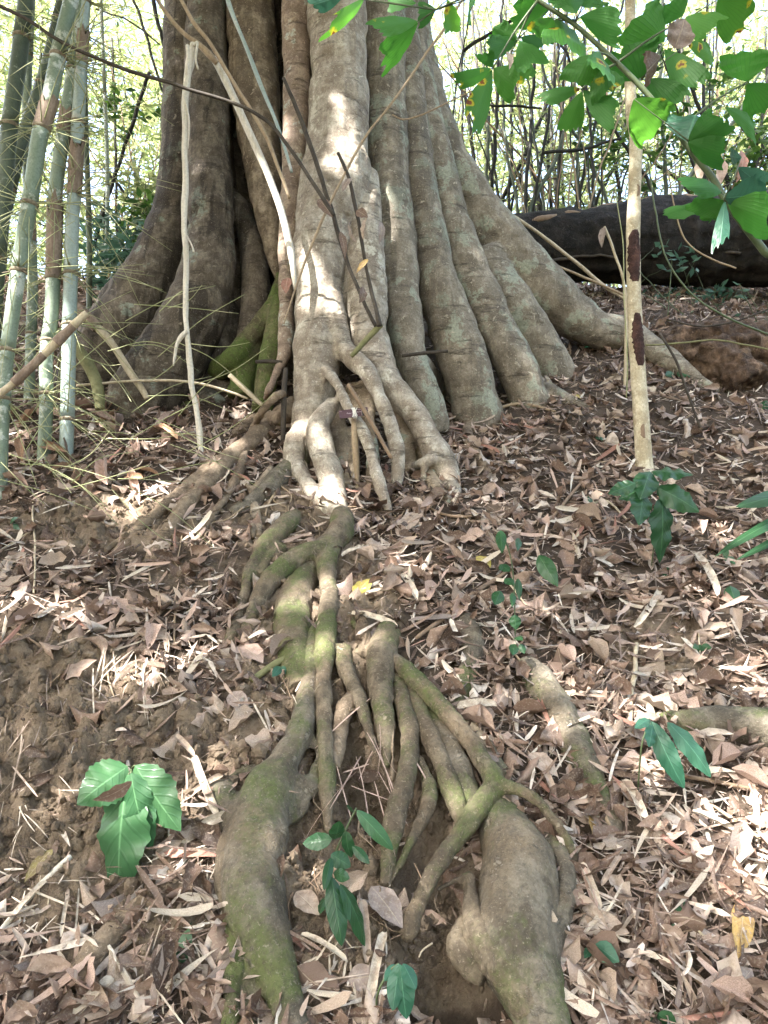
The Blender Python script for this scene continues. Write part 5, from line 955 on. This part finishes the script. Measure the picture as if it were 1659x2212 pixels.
# ------------------------------------------------------------------ fallen leaves
def leaf_templates(kind, n, seed):
    out = []; rg = np.random.default_rng(seed)
    for k in range(n):
        if kind == 'blade':
            V, F, uv = leaf_grid(6, 2, pf_blade if k % 3 else pf_strip, fold=rg.uniform(-.5, .5)); V = V.copy(); V[:, 0] -= .5
            V[:, 2] = V[:, 2] + rg.uniform(-2.2, 3.0) * (V[:, 0] ** 2 - .06); V[:, 1] += rg.uniform(-1.5, 1.5) * V[:, 0] ** 2
            a = rg.uniform(-1.2, 1.2) * V[:, 0]; y, z = V[:, 1].copy(), V[:, 2].copy(); V[:, 1] = y * np.cos(a) - z * np.sin(a) * .3; V[:, 2] = z + y * np.sin(a)
        else:
            V, F, uv = leaf_grid(6, 4, pf_broad if k % 2 else pf_long, fold=rg.uniform(-.5, .3), curl=rg.uniform(-.7, .9), wav=rg.uniform(.0, .25)); V = V.copy(); V[:, 0] -= .5
            V[:, 2] += rg.uniform(-1.2, 2.2) * (V[:, 0] ** 2 - .06)
            V[:, 1] *= 1 + .2 * np.sin(V[:, 0] * 23 + k * 1.7); V[:, 1] += rg.uniform(-.8, .8) * V[:, 0] ** 2; V[:, :2] += rg.normal(size=(len(V), 2)) * (.012, .05) * (np.abs(V[:, 1:2]) > .2)
        out.append((V, F, uv))
    return out
T_BL = leaf_templates('blade', 14, 5); T_BR = leaf_templates('broad', 14, 6)
def litter_density(px, py):
    d = 1 - .93 * soilness(px, py)
    d = np.where((py < 900) & (px > 330) & (px < 1130), d * .5, d)
    core_ = (((px - (820 + (py - 1650) * .25)) / 190) ** 2 + ((py - 1660) / 300) ** 2) < 1; d = np.where(core_, d * .12, d)
    fork = (((px - 640) / 130) ** 2 + ((py - 1260) / 150) ** 2) < 1; d = np.where(fork, d * .45, d)
    cav = (((px - 960) / 100) ** 2 + ((py - 2080) / 150) ** 2) < 1; d = np.where(cav, d * .15, d)
    return d
def sample_ground(n, dens=True, y0=1.75, y1=10.0, near=0.0):
    y = RNG.uniform(y0, y1, n) if near == 0 else y0 + (y1 - y0) * RNG.uniform(0, 1, n) ** near
    hw = .56 * y + .25; x = RNG.uniform(-1, 1, n) * hw
    z = hf(x, y); px, py, _ = to_px(np.stack([x, y, z], -1)); ok = np.ones(n, bool)
    if dens: ok = RNG.uniform(0, 1, n) < litter_density(px, py)
    return x[ok], y[ok], z[ok], px[ok], py[ok]
def orient(x, y, tilt, downhill):
    n = len(x); nr = gnormal(x, y) + RNG.normal(size=(n, 3)) * tilt; nr /= np.linalg.norm(nr, axis=1, keepdims=True)
    yaw = np.where(RNG.uniform(0, 1, n) < downhill, -math.pi / 2 + RNG.normal(0, .6, n), RNG.uniform(0, 6.28, n)); return nr, yaw
def scatter(name, n, temps, Lr, Wr, mat, lift, tilt, dh, lab, cat, near=1.35):
    x, y, z, px, py = sample_ground(n, near=near); m = len(x); Vs, Fs, Ts, k0 = [], [], [], 0
    nr, yaw = orient(x, y, tilt, dh); L = RNG.uniform(*Lr, m); W = RNG.uniform(*Wr, m); ti = RNG.beta(.8, 1.15, m)
    C = np.stack([x, y, z], -1) + gnormal(x, y) * RNG.uniform(lift[0], lift[1], m)[:, None]; which = RNG.integers(0, len(temps), m)
    for k, (V0, F0, _) in enumerate(temps):
        s = which == k
        if not s.any(): continue
        V, F, t = leaf_cloud(C[s], L[s], W[s], nr[s], yaw[s], ti[s], (V0, F0)); Vs.append(V); Fs.append(F + k0); Ts.append(t); k0 += len(V)
    solo(name, np.concatenate(Vs), np.concatenate(Fs), mat, lab, cat, kind='stuff', tint=np.concatenate(Ts), base=np.zeros(3))
scatter('leaf_litter', 10500, T_BL, (.05, .20), (.005, .019), 'litter_blade', (.006, .05), .5, .4, 'pale dry bamboo leaf litter covering the bank', 'litter')
scatter('leaf_litter', 9000, T_BR, (.045, .16), (.022, .08), 'litter_broad', (.004, .04), .48, .3, 'brown broadleaf litter covering the bank', 'litter')
frag = leaf_templates('blade', 4, 9); frag = [(leaf_grid(2, 1, pf_strip)[0] - np.array([.5, 0, 0]), leaf_grid(2, 1, pf_strip)[1], None)]
scatter('leaf_crumbs', 42000, frag, (.012, .07), (.002, .008), 'litter_blade', (.002, .03), .5, .4, 'fine chaff of straw and leaf crumbs on the soil', 'litter')
# the leaves that show largest, one object each
def singles(name, n, temps, Lr, Wr, kinds, cat, seed, tilt=.3):
    x, y, z, px, py = sample_ground(n * 6, near=1.7, y1=6.2); ok = (px > 5) & (px < 1654) & (py > 900) & (py < 2205); x, y, z = x[ok][:n], y[ok][:n], z[ok][:n]
    nr, yaw = orient(x, y, tilt, .45); meshes = {}
    for k in range(len(x)):
        mt, lab, grp = kinds[int(RNG.integers(0, len(kinds)))]; ti = int(RNG.integers(0, len(temps))); key = (mt, ti)
        if key not in meshes:
            V0, F0, uv = temps[ti]; meshes[key] = new_mesh(name, V0, F0, mt, uv=uv)
        o = bpy.data.objects.new(name, meshes[key]); COL.objects.link(o)
        zz = Vector(nr[k]); a = Vector((math.cos(yaw[k]), math.sin(yaw[k]), 0)); xx = (a - zz * a.dot(zz)).normalized(); yy = zz.cross(xx)
        L = RNG.uniform(*Lr); W = RNG.uniform(*Wr); P = Vector((x[k], y[k], z[k])) + Vector(gnormal(x[k], y[k])) * float(RNG.uniform(.022, .05))
        o.matrix_world = Matrix.Translation(P) @ Matrix((xx, yy, zz)).transposed().to_4x4() @ Matrix.Diagonal((L, W, W, 1)); tag(o, lab, cat, grp)
singles('dead_bamboo_leaf', 290, T_BL, (.11, .24), (.014, .030), [('dead_straw', 'long straw coloured dead bamboo leaf lying on the bank', 'straw bamboo leaves on the bank'), ('dead_tan', 'long tan dead bamboo leaf lying on the bank', 'tan bamboo leaves on the bank'),
        ('dead_pink', 'long pinkish dead bamboo leaf lying on the bank', 'pinkish bamboo leaves on the bank'), ('dead_straw', 'long straw coloured dead bamboo leaf lying on the bank', 'straw bamboo leaves on the bank'), ('dead_red', 'narrow reddish dead bamboo leaf lying on the bank', 'reddish bamboo leaves on the bank'), ('dead_grey', 'long greyish dead bamboo leaf lying on the bank', 'greyish bamboo leaves on the bank')], 'leaf', 1)
singles('fallen_leaf', 270, T_BR, (.085, .165), (.045, .09), [('dead_tan', 'broad tan dead leaf lying on the litter', 'broad tan leaves on the bank'), ('dead_brown', 'broad dark brown dead leaf lying on the litter', 'broad dark brown leaves on the bank'), ('dead_grey', 'broad greyish brown dead leaf lying on the litter', 'broad greyish leaves on the bank'),
        ('dead_pink', 'broad pinkish tan dead leaf lying on the litter', 'broad pinkish leaves on the bank'), ('dead_tan', 'broad tan dead leaf lying on the litter', 'broad tan leaves on the bank')], 'leaf', 2)
# loose clods on the bare soil
_ico = bmesh.new(); bmesh.ops.create_icosphere(_ico, subdivisions=1, radius=1.0); _iv = np.array([v.co[:] for v in _ico.verts]); _if = np.array([[v.index for v in f.verts] + [-1] for f in _ico.faces]); _ico.free()
x, y, z, px, py = sample_ground(60000, dens=False, near=1.5, y1=5.2); ok = RNG.uniform(0, 1, len(x)) < np.clip(soilness(px, py), 0, 1) * .55; x, y, z = x[ok], y[ok], z[ok]; m = min(len(x), 18000)
sz = .004 + .022 * RNG.uniform(0, 1, m) ** 3.2
Vc = (_iv[None] * (sz[:, None, None] * RNG.uniform(.6, 1.3, (m, 1, 3))) * RNG.uniform(.75, 1.25, (m, len(_iv), 1)) + np.stack([x[:m], y[:m], z[:m] + sz * .3], -1)[:, None]).reshape(-1, 3)
Fc = np.where(_if[None] >= 0, _if[None] + (np.arange(m) * len(_iv))[:, None, None], -1).reshape(-1, 4)
solo('soil_crumbs', Vc, Fc, 'soil', 'crumbly brown soil clods scattered over the bare bank', 'soil', kind='stuff', base=np.zeros(3), smooth=False, tint=np.ones(len(Vc)))
# tufts of shredded straw hanging downhill
rgs = np.random.default_rng(77)
for k, (tx, ty, nn, ln, mt) in enumerate([(300, 1440, 34, 110, 'dead_straw'), (345, 1425, 20, 90, 'dead_tan'), (40, 1600, 26, 130, 'dead_tan'), (30, 1740, 22, 110, 'dead_straw'), (100, 1960, 20, 100, 'dead_straw'), (330, 1930, 26, 120, 'dead_brown'), (815, 1640, 26, 190, 'dead_pink'), (480, 1880, 24, 120, 'dead_straw'), (130, 1500, 18, 90, 'dead_grey'),
                                          (600, 1480, 16, 90, 'dead_straw'), (1330, 1480, 22, 110, 'dead_tan'), (1290, 1960, 26, 120, 'dead_straw'), (1500, 1880, 24, 130, 'dead_tan'), (1380, 1300, 16, 90, 'dead_grey'), (760, 2040, 24, 120, 'dead_straw'), (400, 2050, 24, 120, 'dead_straw'), (1180, 1560, 18, 100, 'dead_straw'), (520, 950, 22, 70, 'dead_tan'), (455, 930, 18, 70, 'dead_grey')]):
    P0 = gnd(tx, ty); t = thing('straw_tuft', ('pale', 'ragged', 'thick', 'thin', 'loose')[k % 5] + ' tuft of shredded straw hanging ' + ('on the bare left bank', 'in the brown litter of the right bank', 'between the mossy roots')[0 if tx < 450 else (1 if tx > 1150 else 2)], 'straw', P0, 'shredded straw tufts on the bank')
    for j in range(nn * 2 // 3):
        bx, by = tx + rgs.normal() * 55, ty + rgs.normal() * 45; L = ln * rgs.uniform(.2, 1.1); a = math.pi / 2 + rgs.normal() * .8
        b = gnd(bx, by); e = gnd(bx + math.cos(a) * L, by + math.sin(a) * L); n_ = gnormal(b[0], b[1])
        V, F, uv = leaf_world(b + n_ * rgs.uniform(.01, .05), e + n_ * rgs.uniform(.005, .04), rgs.uniform(.002, .007), n_ + rgs.normal(size=3) * .5, pf_strip, 6, 1, rgs.uniform(-.02, .1), 0)
        part('straw', V, F, mt, t, uv=uv)
# particular leaves
def laid(bx, by, tx, ty, w, mat, lab, prof=pf_broad, lift=.03, droop=.05, curl=.2, fold=-.15):
    b = gnd(bx, by); e = gnd(tx, ty); n_ = gnormal(b[0], b[1]); nn = n_ + np.random.default_rng(int(bx + by)).normal(size=3) * .3
    V, F, uv = leaf_world(b + n_ * lift, e + n_ * lift, wr(w, b), nn, prof, 12, 6, droop, fold, 0, .05, curl); solo('fallen_leaf' if prof is not pf_strip else 'dry_bamboo_strip', V, F, mat, lab, 'leaf', uv=uv)
for a in ((801, 1928, 868, 2018, 62, 'dead_grey', 'big folded grey brown leaf propped between the hanging roots'), (1030, 1212, 1058, 1238, 30, 'dead_yellow', 'yellow fallen leaf on the litter beside the creeper'), (120, 1848, 60, 1920, 30, 'dead_olive', 'olive green fallen leaf on the bare soil'),
          (340, 1862, 398, 1830, 34, 'dead_tan', 'tan curled pod like leaf under the glossy seedling'), (1000, 1440, 1035, 1455, 46, 'dead_pink', 'broad pink brown leaf above the long hanging root'), (800, 1385, 850, 1372, 40, 'dead_grey', 'grey leaf lying on the cut root stub'),
          (700, 1105, 745, 1108, 26, 'dead_grey', 'grey leaf resting at the foot of the front root'), (770, 1300, 800, 1262, 40, 'dead_yellow', 'yellowish green fallen leaf beside the mossy fork'), (860, 1170, 915, 1110, 46, 'dead_tan', 'broad torn tan leaf below the right flutes'),
          (500, 1510, 540, 1550, 40, 'dead_grey', 'grey brown leaf on the bare soil left of the mossy roots'), (520, 1405, 570, 1445, 52, 'dead_pink', 'broad pink tan leaf left of the olive bamboo stub'), (1260, 1995, 1355, 2030, 48, 'dead_tan', 'broad tan leaf beside the bulbous root'),
          (1600, 1960, 1590, 2085, 48, 'dead_gold', 'long golden tan leaf standing low on the right bank'), (1510, 1820, 1560, 1925, 80, 'dead_brown', 'large dark brown leaf on the right bank'), (1550, 2190, 1620, 2110, 84, 'dead_grey', 'large ribbed grey leaf at the foot of the right bank'),
          (1140, 1640, 1200, 1690, 46, 'dead_tan', 'broad tan leaf lying on the grey root'), (1270, 1760, 1275, 1815, 26, 'dead_gold', 'golden curled leaf on the grey root'), (300, 1370, 375, 1395, 42, 'dead_tan', 'ribbed tan leaf on the left bank'), (215, 1340, 260, 1300, 60, 'dead_pink', 'large curled pinkish leaf on the left bank'),
          (750, 2130, 820, 2120, 52, 'dead_grey', 'broad grey leaf below the dark creeper'), (640, 1940, 690, 1990, 50, 'dead_tan', 'broad tan leaf beside the mossy root'), (420, 2120, 440, 2180, 44, 'dead_tan', 'tan folded leaf beside the withered sprout'), (1425, 1230, 1490, 1262, 44, 'dead_brown', 'dark brown leaf beyond the creeper'), (1240, 860, 1255, 870, 22, 'dead_yellow', 'small yellow leaf on the litter by the outer buttress')):
    laid(*a)
for a in ((384, 1605, 425, 1650, 12), (425, 1650, 478, 1785, 16), (486, 1690, 398, 1748, 14), (574, 1746, 436, 1797, 20), (405, 1920, 486, 2040, 15), (250, 2130, 165, 2215, 22), (510, 1905, 495, 2000, 12), (985, 1545, 1070, 1540, 22), (790, 1300, 855, 1290, 14), (1490, 1205, 1545, 1300, 20), (1420, 1282, 1365, 1368, 14), (1250, 1880, 1290, 1985, 16), (1335, 1865, 1295, 1930, 12),
          (1340, 1700, 1390, 1810, 22), (1490, 1770, 1600, 1830, 20), (650, 2035, 750, 2095, 16), (780, 1960, 790, 2095, 18), (830, 2030, 800, 2180, 20), (1170, 1680, 1190, 1725, 14), (60, 2020, 5, 2090, 12), (110, 1920, 30, 2010, 14), (155, 1950, 140, 2040, 8), (740, 1215, 800, 1195, 14), (865, 1255, 900, 1310, 16), (760, 1340, 860, 1370, 16)):
    laid(*a, 'dead_straw' if a[0] % 3 else 'dead_tan', 'wide dry straw strip of bamboo sheath lying on the bank', pf_strip, .035, .06, .4, 0)
rgd = np.random.default_rng(5)
for k in range(34):
    x, y = rgd.uniform(-5, 430), rgd.uniform(880, 1070); a = rgd.uniform(0, 6.28); L = rgd.uniform(40, 90); b = gnd(x, y); e = gnd(x + math.cos(a) * L, y + math.sin(a) * L * .6); n_ = gnormal(b[0], b[1])
    V, F, uv = leaf_world(b + n_ * rgd.uniform(.01, .12), e + n_ * rgd.uniform(.01, .10), wr(rgd.uniform(9, 22), b), n_ + rgd.normal(size=3) * .6, pf_strip if k % 2 else pf_long, 10, 6, rgd.uniform(-.05, .15), 0, 0, .08, rgd.uniform(.4, 1.2))
    mt = ('sheath', 'dead_brown', 'dead_pink')[k % 3]; solo('fallen_sheath', V, F, mt, 'curled %s bamboo sheath fallen at the culm bases' % ('chestnut', 'dark brown', 'pinkish')[k % 3], 'sheath', '%s sheaths at the culm bases' % ('chestnut', 'dark brown', 'pinkish')[k % 3], uv=uv)
for o in COL.objects:
    if o.name.startswith('dry_bamboo_strip'): o['group'] = 'dry sheath strips on the bank'; o['label'] = 'wide dry %s strip of bamboo sheath lying on the bank' % ('straw' if o.data.materials[0].name == 'dead_straw' else 'tan'); o['group'] = 'dry %s strips on the bank' % ('straw' if o.data.materials[0].name == 'dead_straw' else 'tan')

# ------------------------------------------------------------------ background thicket
rgk = np.random.default_rng(31)
STEMS = [(1000, 420, 958, 60), (1012, 470, 1000, 0), (1068, 480, 1020, 40), (1082, 480, 1040, 110), (1122, 480, 1085, 170), (1150, 480, 1062, 220), (1070, 480, 1185, 210), (1168, 480, 1112, 190), (1178, 480, 1135, 120), (1192, 480, 1168, 60), (1150, 480, 1205, 120), (1218, 480, 1188, -40), (1246, 470, 1258, 180), (1282, 460, 1268, 210), (1288, 450, 1335, 330),
         (1030, 460, 1002, 180), (1048, 470, 1052, 210), (1096, 480, 1100, 150), (1204, 480, 1222, 40), (1132, 480, 1160, 20), (1310, 440, 1180, 170), (1420, 440, 1250, 170), (1500, 440, 1330, 250), (1240, 470, 1330, 60), (1460, 440, 1600, 240), (1530, 430, 1550, 100), (1580, 430, 1480, 150), (1620, 430, 1655, 200), (1440, 430, 1430, 20), (1400, 440, 1290, -20), (1100, 470, 1240, 60), (1060, 470, 1080, 60), (1140, 470, 1230, 250), (1206, 470, 1190, 240), (1340, 440, 1300, 120), (1510, 420, 1460, 10)]
for k, (x0, y0, x1, y1) in enumerate(STEMS):
    Y = 9.2 + rgk.uniform(0, 2.2); rr = rgk.uniform(2.8, 5.0); mx, my = (x0 + x1) / 2 + rgk.uniform(-8, 8), (y0 + y1) / 2
    P, r = chain([(x0, y0, rr), (mx, my, rr * .9), (x1, y1, rr * .75), (x1 + (x1 - x0) * .35 + rgk.uniform(-20, 20), y1 - 140, rr * .5)], Y); g0 = P[0].copy(); g0[2] = hfs(g0[0], g0[1]) - .05
    P = [g0] + list(P); r = [r[0]] + list(r)
    V, F = tube(P, r, 7, 8, wob=.03, rn=.15)
    solo('dark_bamboo_stem', V, F, 'dark_stem' if k % 4 else 'bamboo_dark', 'slim dark bamboo stem in the thicket beyond the log' if k % 4 else 'slim greenish bamboo stem in the thicket beyond the log', 'bamboo stem', 'dark stems in the thicket' if k % 4 else 'greenish stems in the thicket')
for pts, lab in (([(1058, 226, 3), (1110, 229, 3), (1170, 234, 2.5)], 'level black twig across the dark stems'), ([(1000, 110, 4), (1080, 60, 4), (1120, 40, 3.5), (1160, 38, 3)], 'arching dark branch over the dark stems'), ([(1170, 330, 4), (1260, 320, 4), (1340, 300, 3)], 'slanting dark branch behind the cream sapling')):
    P, r = chain(pts, 9.0); V, F = tube(P, r, 6, 6, wob=.02); solo('thicket_branch', V, F, 'dark_stem', lab, 'branch')
for pts, Y, lab in (([(322, 155, 4.5), (280, 290, 4.5), (245, 390, 4), (205, 520, 4)], 7.5, 'dark slanting stem between the bamboo and the tree'), ([(240, 80, 3), (250, 300, 3), (252, 480, 3), (250, 560, 3)], 8.2, 'thin upright stem behind the bamboo'), ([(330, -10, 5), (345, 60, 4), (360, 130, 3)], 7.0, 'dark twig hanging beside the left buttress'),
                    ([(285, -10, 3), (320, 90, 3), (352, 200, 2.5)], 7.4, 'dark twig slanting down to the left buttress'), ([(225, 360, 3.5), (280, 430, 3), (330, 480, 3)], 7.6, 'dark twig low beside the left buttress'), ([(205, 20, 2), (280, 45, 2), (345, 95, 1.6)], 7.4, 'fine twig high beside the left buttress')):
    P, r = chain(pts, Y); V, F = tube(P, r, 6, 7, wob=.02); solo('thicket_branch', V, F, 'dark_stem', lab, 'branch')
for k in range(70):
    left_ = k % 4 == 3; x0 = rgk.uniform(195, 350) if left_ else rgk.uniform(960, 1680); y0 = 560 if left_ else 440; Y = rgk.uniform(7.6, 9.4) if left_ else rgk.uniform(8.9, 11.0); a = rgk.normal() * .45; L = rgk.uniform(200, 620); rr = rgk.uniform(.9, 2.2)
    P, r = chain([(x0, y0, rr), (x0 + math.sin(a) * L * .5 + rgk.uniform(-12, 12), y0 - math.cos(a) * L * .5, rr * .9), (x0 + math.sin(a) * L + rgk.uniform(-25, 25), y0 - math.cos(a) * L, rr * .5)], Y); g0 = P[0].copy(); g0[2] = hfs(g0[0], g0[1]) - .03
    V, F = tube([g0] + list(P), [r[0]] + list(r), 5, 7, wob=.03); mt = ('dark_stem', 'tan_wood', 'brown_wood')[k % 3]
    solo('thin_dry_stem', V, F, mt, 'thin %s dry stem in the tangle %s' % (('black', 'tan', 'brown')[k % 3], 'left of the trunk' if left_ else 'beyond the log'), 'stem', 'thin %s stems %s' % (('black', 'tan', 'brown')[k % 3], 'left of the trunk' if left_ else 'beyond the log'))
T_bam2 = T_bam
def bush(name, lab, cat, c, rad, n, mat, grp, L=(.14, .28), W=(.022, .042), T=None, stems=2, smat='dark_stem', thin=.0, srad=.03):
    g0 = np.array([c[0], c[1], hfs(c[0], c[1])]); t = thing(name, lab, cat, g0, grp); rg = np.random.default_rng(int(abs(c[0] * 100 + c[1] * 37)))
    top = np.array(c, float)
    for k in range(stems):
        e = top + rg.normal(size=3) * np.array(rad) * .5; V, F = tube([g0 + rg.normal(size=3) * (.2, .2, 0), (g0 + e) / 2 + rg.normal(size=3) * .25, e], [srad, srad * .7, srad * .25], 6, 6, wob=.03); part('trunk', V, F, smat, t)
    D = rg.normal(size=(n, 3)); D /= np.linalg.norm(D, axis=1, keepdims=True); D *= rg.uniform(0, 1, (n, 1)) ** .4; C = top + D * np.array(rad)
    q = fbm(C * 1.6 + 7, 3); C = C[q > thin]; m = len(C)
    V, F, ti = leaf_cloud(C, rg.uniform(*L, m), rg.uniform(*W, m), rg.normal(size=(m, 3)) * .7 + np.array([0, -.1, .7]), rg.uniform(0, 6.28, m), rg.beta(1.5, 1.5, m), T or T_bam)
    part('crown', V, F, mat, t, tint=ti, kind='stuff')
for k, (x, y, z, a, b) in enumerate([(-3.2, 9.5, 7.0, 1.5, 1.6), (-4.6, 9.0, 8.6, 1.6, 1.8), (-2.4, 10.5, 9.2, 1.6, 1.8), (-5.6, 10.5, 6.8, 1.8, 1.6), (-3.8, 11.5, 10.8, 2.0, 1.8), (-6.2, 11.0, 10.2, 2.2, 2.2)]):
    bush('bamboo_thicket', '%s feathery bamboo thicket between the culms and the trunk' % ('low sunlit' if z < 9 else 'tall sunlit'), 'thicket', (x, y, z), (a, a * .8, b), 3600, 'foliage', '%s thickets on the left' % ('low' if z < 9 else 'tall'), thin=-.12)
for k, (x, y, z, a, b) in enumerate([(2.2, 11.2, 8.2, 1.8, 1.8), (4.2, 10.8, 8.0, 1.9, 1.7), (6.2, 11.5, 8.6, 2.0, 2.0), (3.2, 12.5, 10.6, 2.2, 2.0), (5.6, 12.5, 11.2, 2.2, 2.2), (1.6, 13.0, 11.0, 2.0, 2.0), (7.6, 11.0, 9.8, 2.0, 2.0)]):
    bush('bamboo_thicket', '%s feathery bamboo thicket beyond the charred log' % ('low sunlit' if z < 9 else 'tall sunlit'), 'thicket', (x, y, z), (a, a * .8, b), 3600, 'foliage', '%s thickets beyond the log' % ('low' if z < 9 else 'tall'), thin=-.08)
for k, (x, y, z, a, b) in enumerate([(3.3, 9.6, 7.7, .8, .8), (4.3, 9.2, 8.6, .9, .9), (5.0, 9.8, 7.4, .9, .8), (4.8, 9.0, 7.2, .7, .6)]):
    bush('understory_shrub', 'darker broad leaved shrub right of the sapling behind the log', 'shrub', (x, y, z), (a, a * .7, b), 420, 'foliage_dark', 'dark shrubs behind the log', (.10, .2), (.05, .08), T_oval, 3)
for k, (px, py, Y, rr, mt) in enumerate([(300, 545, 6.8, .32, 'foliage_blue'), (255, 590, 6.6, .32, 'foliage_blue'), (320, 480, 7.4, .34, 'foliage_dark'), (240, 520, 7.4, .4, 'foliage_blue'), (285, 240, 7.6, .35, 'foliage_dark'), (310, 420, 7.6, .3, 'foliage')]):
    c = at(px, py, Y); bush('leafy_shrub', ('low blue green herb clump left of the buttress foot', 'dark leafy shrub sprig beside the left buttress', 'bright leafy sprig beside the left buttress')[('foliage_blue', 'foliage_dark', 'foliage').index(mt)], 'shrub', c, (rr, rr * .8, rr), 170, mt, 'small %s shrubs left of the tree' % mt.split('_')[-1], (.08, .16), (.04, .07), T_oval, 3, srad=.008)
for k, (px, py, Y) in enumerate([(1480, 620, 8.6), (1540, 615, 8.4), (1600, 625, 8.2), (1650, 610, 8.5), (1440, 560, 7.0), (1490, 560, 7.1), (1570, 640, 7.6), (1630, 660, 7.2), (1520, 650, 7.8), (1420, 645, 8.0)]):
    c = at(px, py, Y); bush('forest_floor_herb', 'small blue green herb growing around the charred log', 'herb', c, (.22, .2, .16), 34, 'foliage_blue', 'herbs around the log', (.07, .15), (.035, .06), T_oval, 3, 'green_stem', srad=.005)
nf = 95000
th = RNG.uniform(-.75, .75, nf); d = RNG.uniform(14, 27, nf); Cf = np.stack([np.sin(th) * d, np.cos(th) * d, 3.5 + RNG.uniform(0, 1, nf) ** .9 * 24], -1)
q = fbm(Cf * .5 + 3, 3); Cf = Cf[q > -.06]; m = len(Cf)
V, F, ti = leaf_cloud(Cf, RNG.uniform(.22, .45, m), RNG.uniform(.06, .12, m), RNG.normal(size=(m, 3)) * .7 + np.array([0, -.3, .6]), RNG.uniform(0, 6.28, m), RNG.beta(1.5, 1.3, m), T_bam)
nb = 30000                              # the same wood goes on round behind the camera
th = RNG.uniform(.9, 5.38, nb); d = RNG.uniform(13, 24, nb); Cb = np.stack([np.sin(th) * d, np.cos(th) * d, RNG.uniform(0, 1, nb) ** .9 * 20 - .5], -1)
Cb = Cb[fbm(Cb * .4 + 3, 3) > -.12]; mb = len(Cb)
Vb, Fb, tb = leaf_cloud(Cb, RNG.uniform(.5, .9, mb), RNG.uniform(.2, .36, mb), RNG.normal(size=(mb, 3)) * .7 + np.array([0, 0, .5]), RNG.uniform(0, 6.28, mb), RNG.beta(1.5, 1.3, mb), T_bam)
F = np.concatenate([F, Fb + len(V)]); V = np.concatenate([V, Vb]); ti = np.concatenate([ti, tb])
solo('far_wood', V, F, 'foliage', 'bright sunlit wood far behind the tree', 'wood', kind='stuff', tint=ti, base=np.zeros(3))
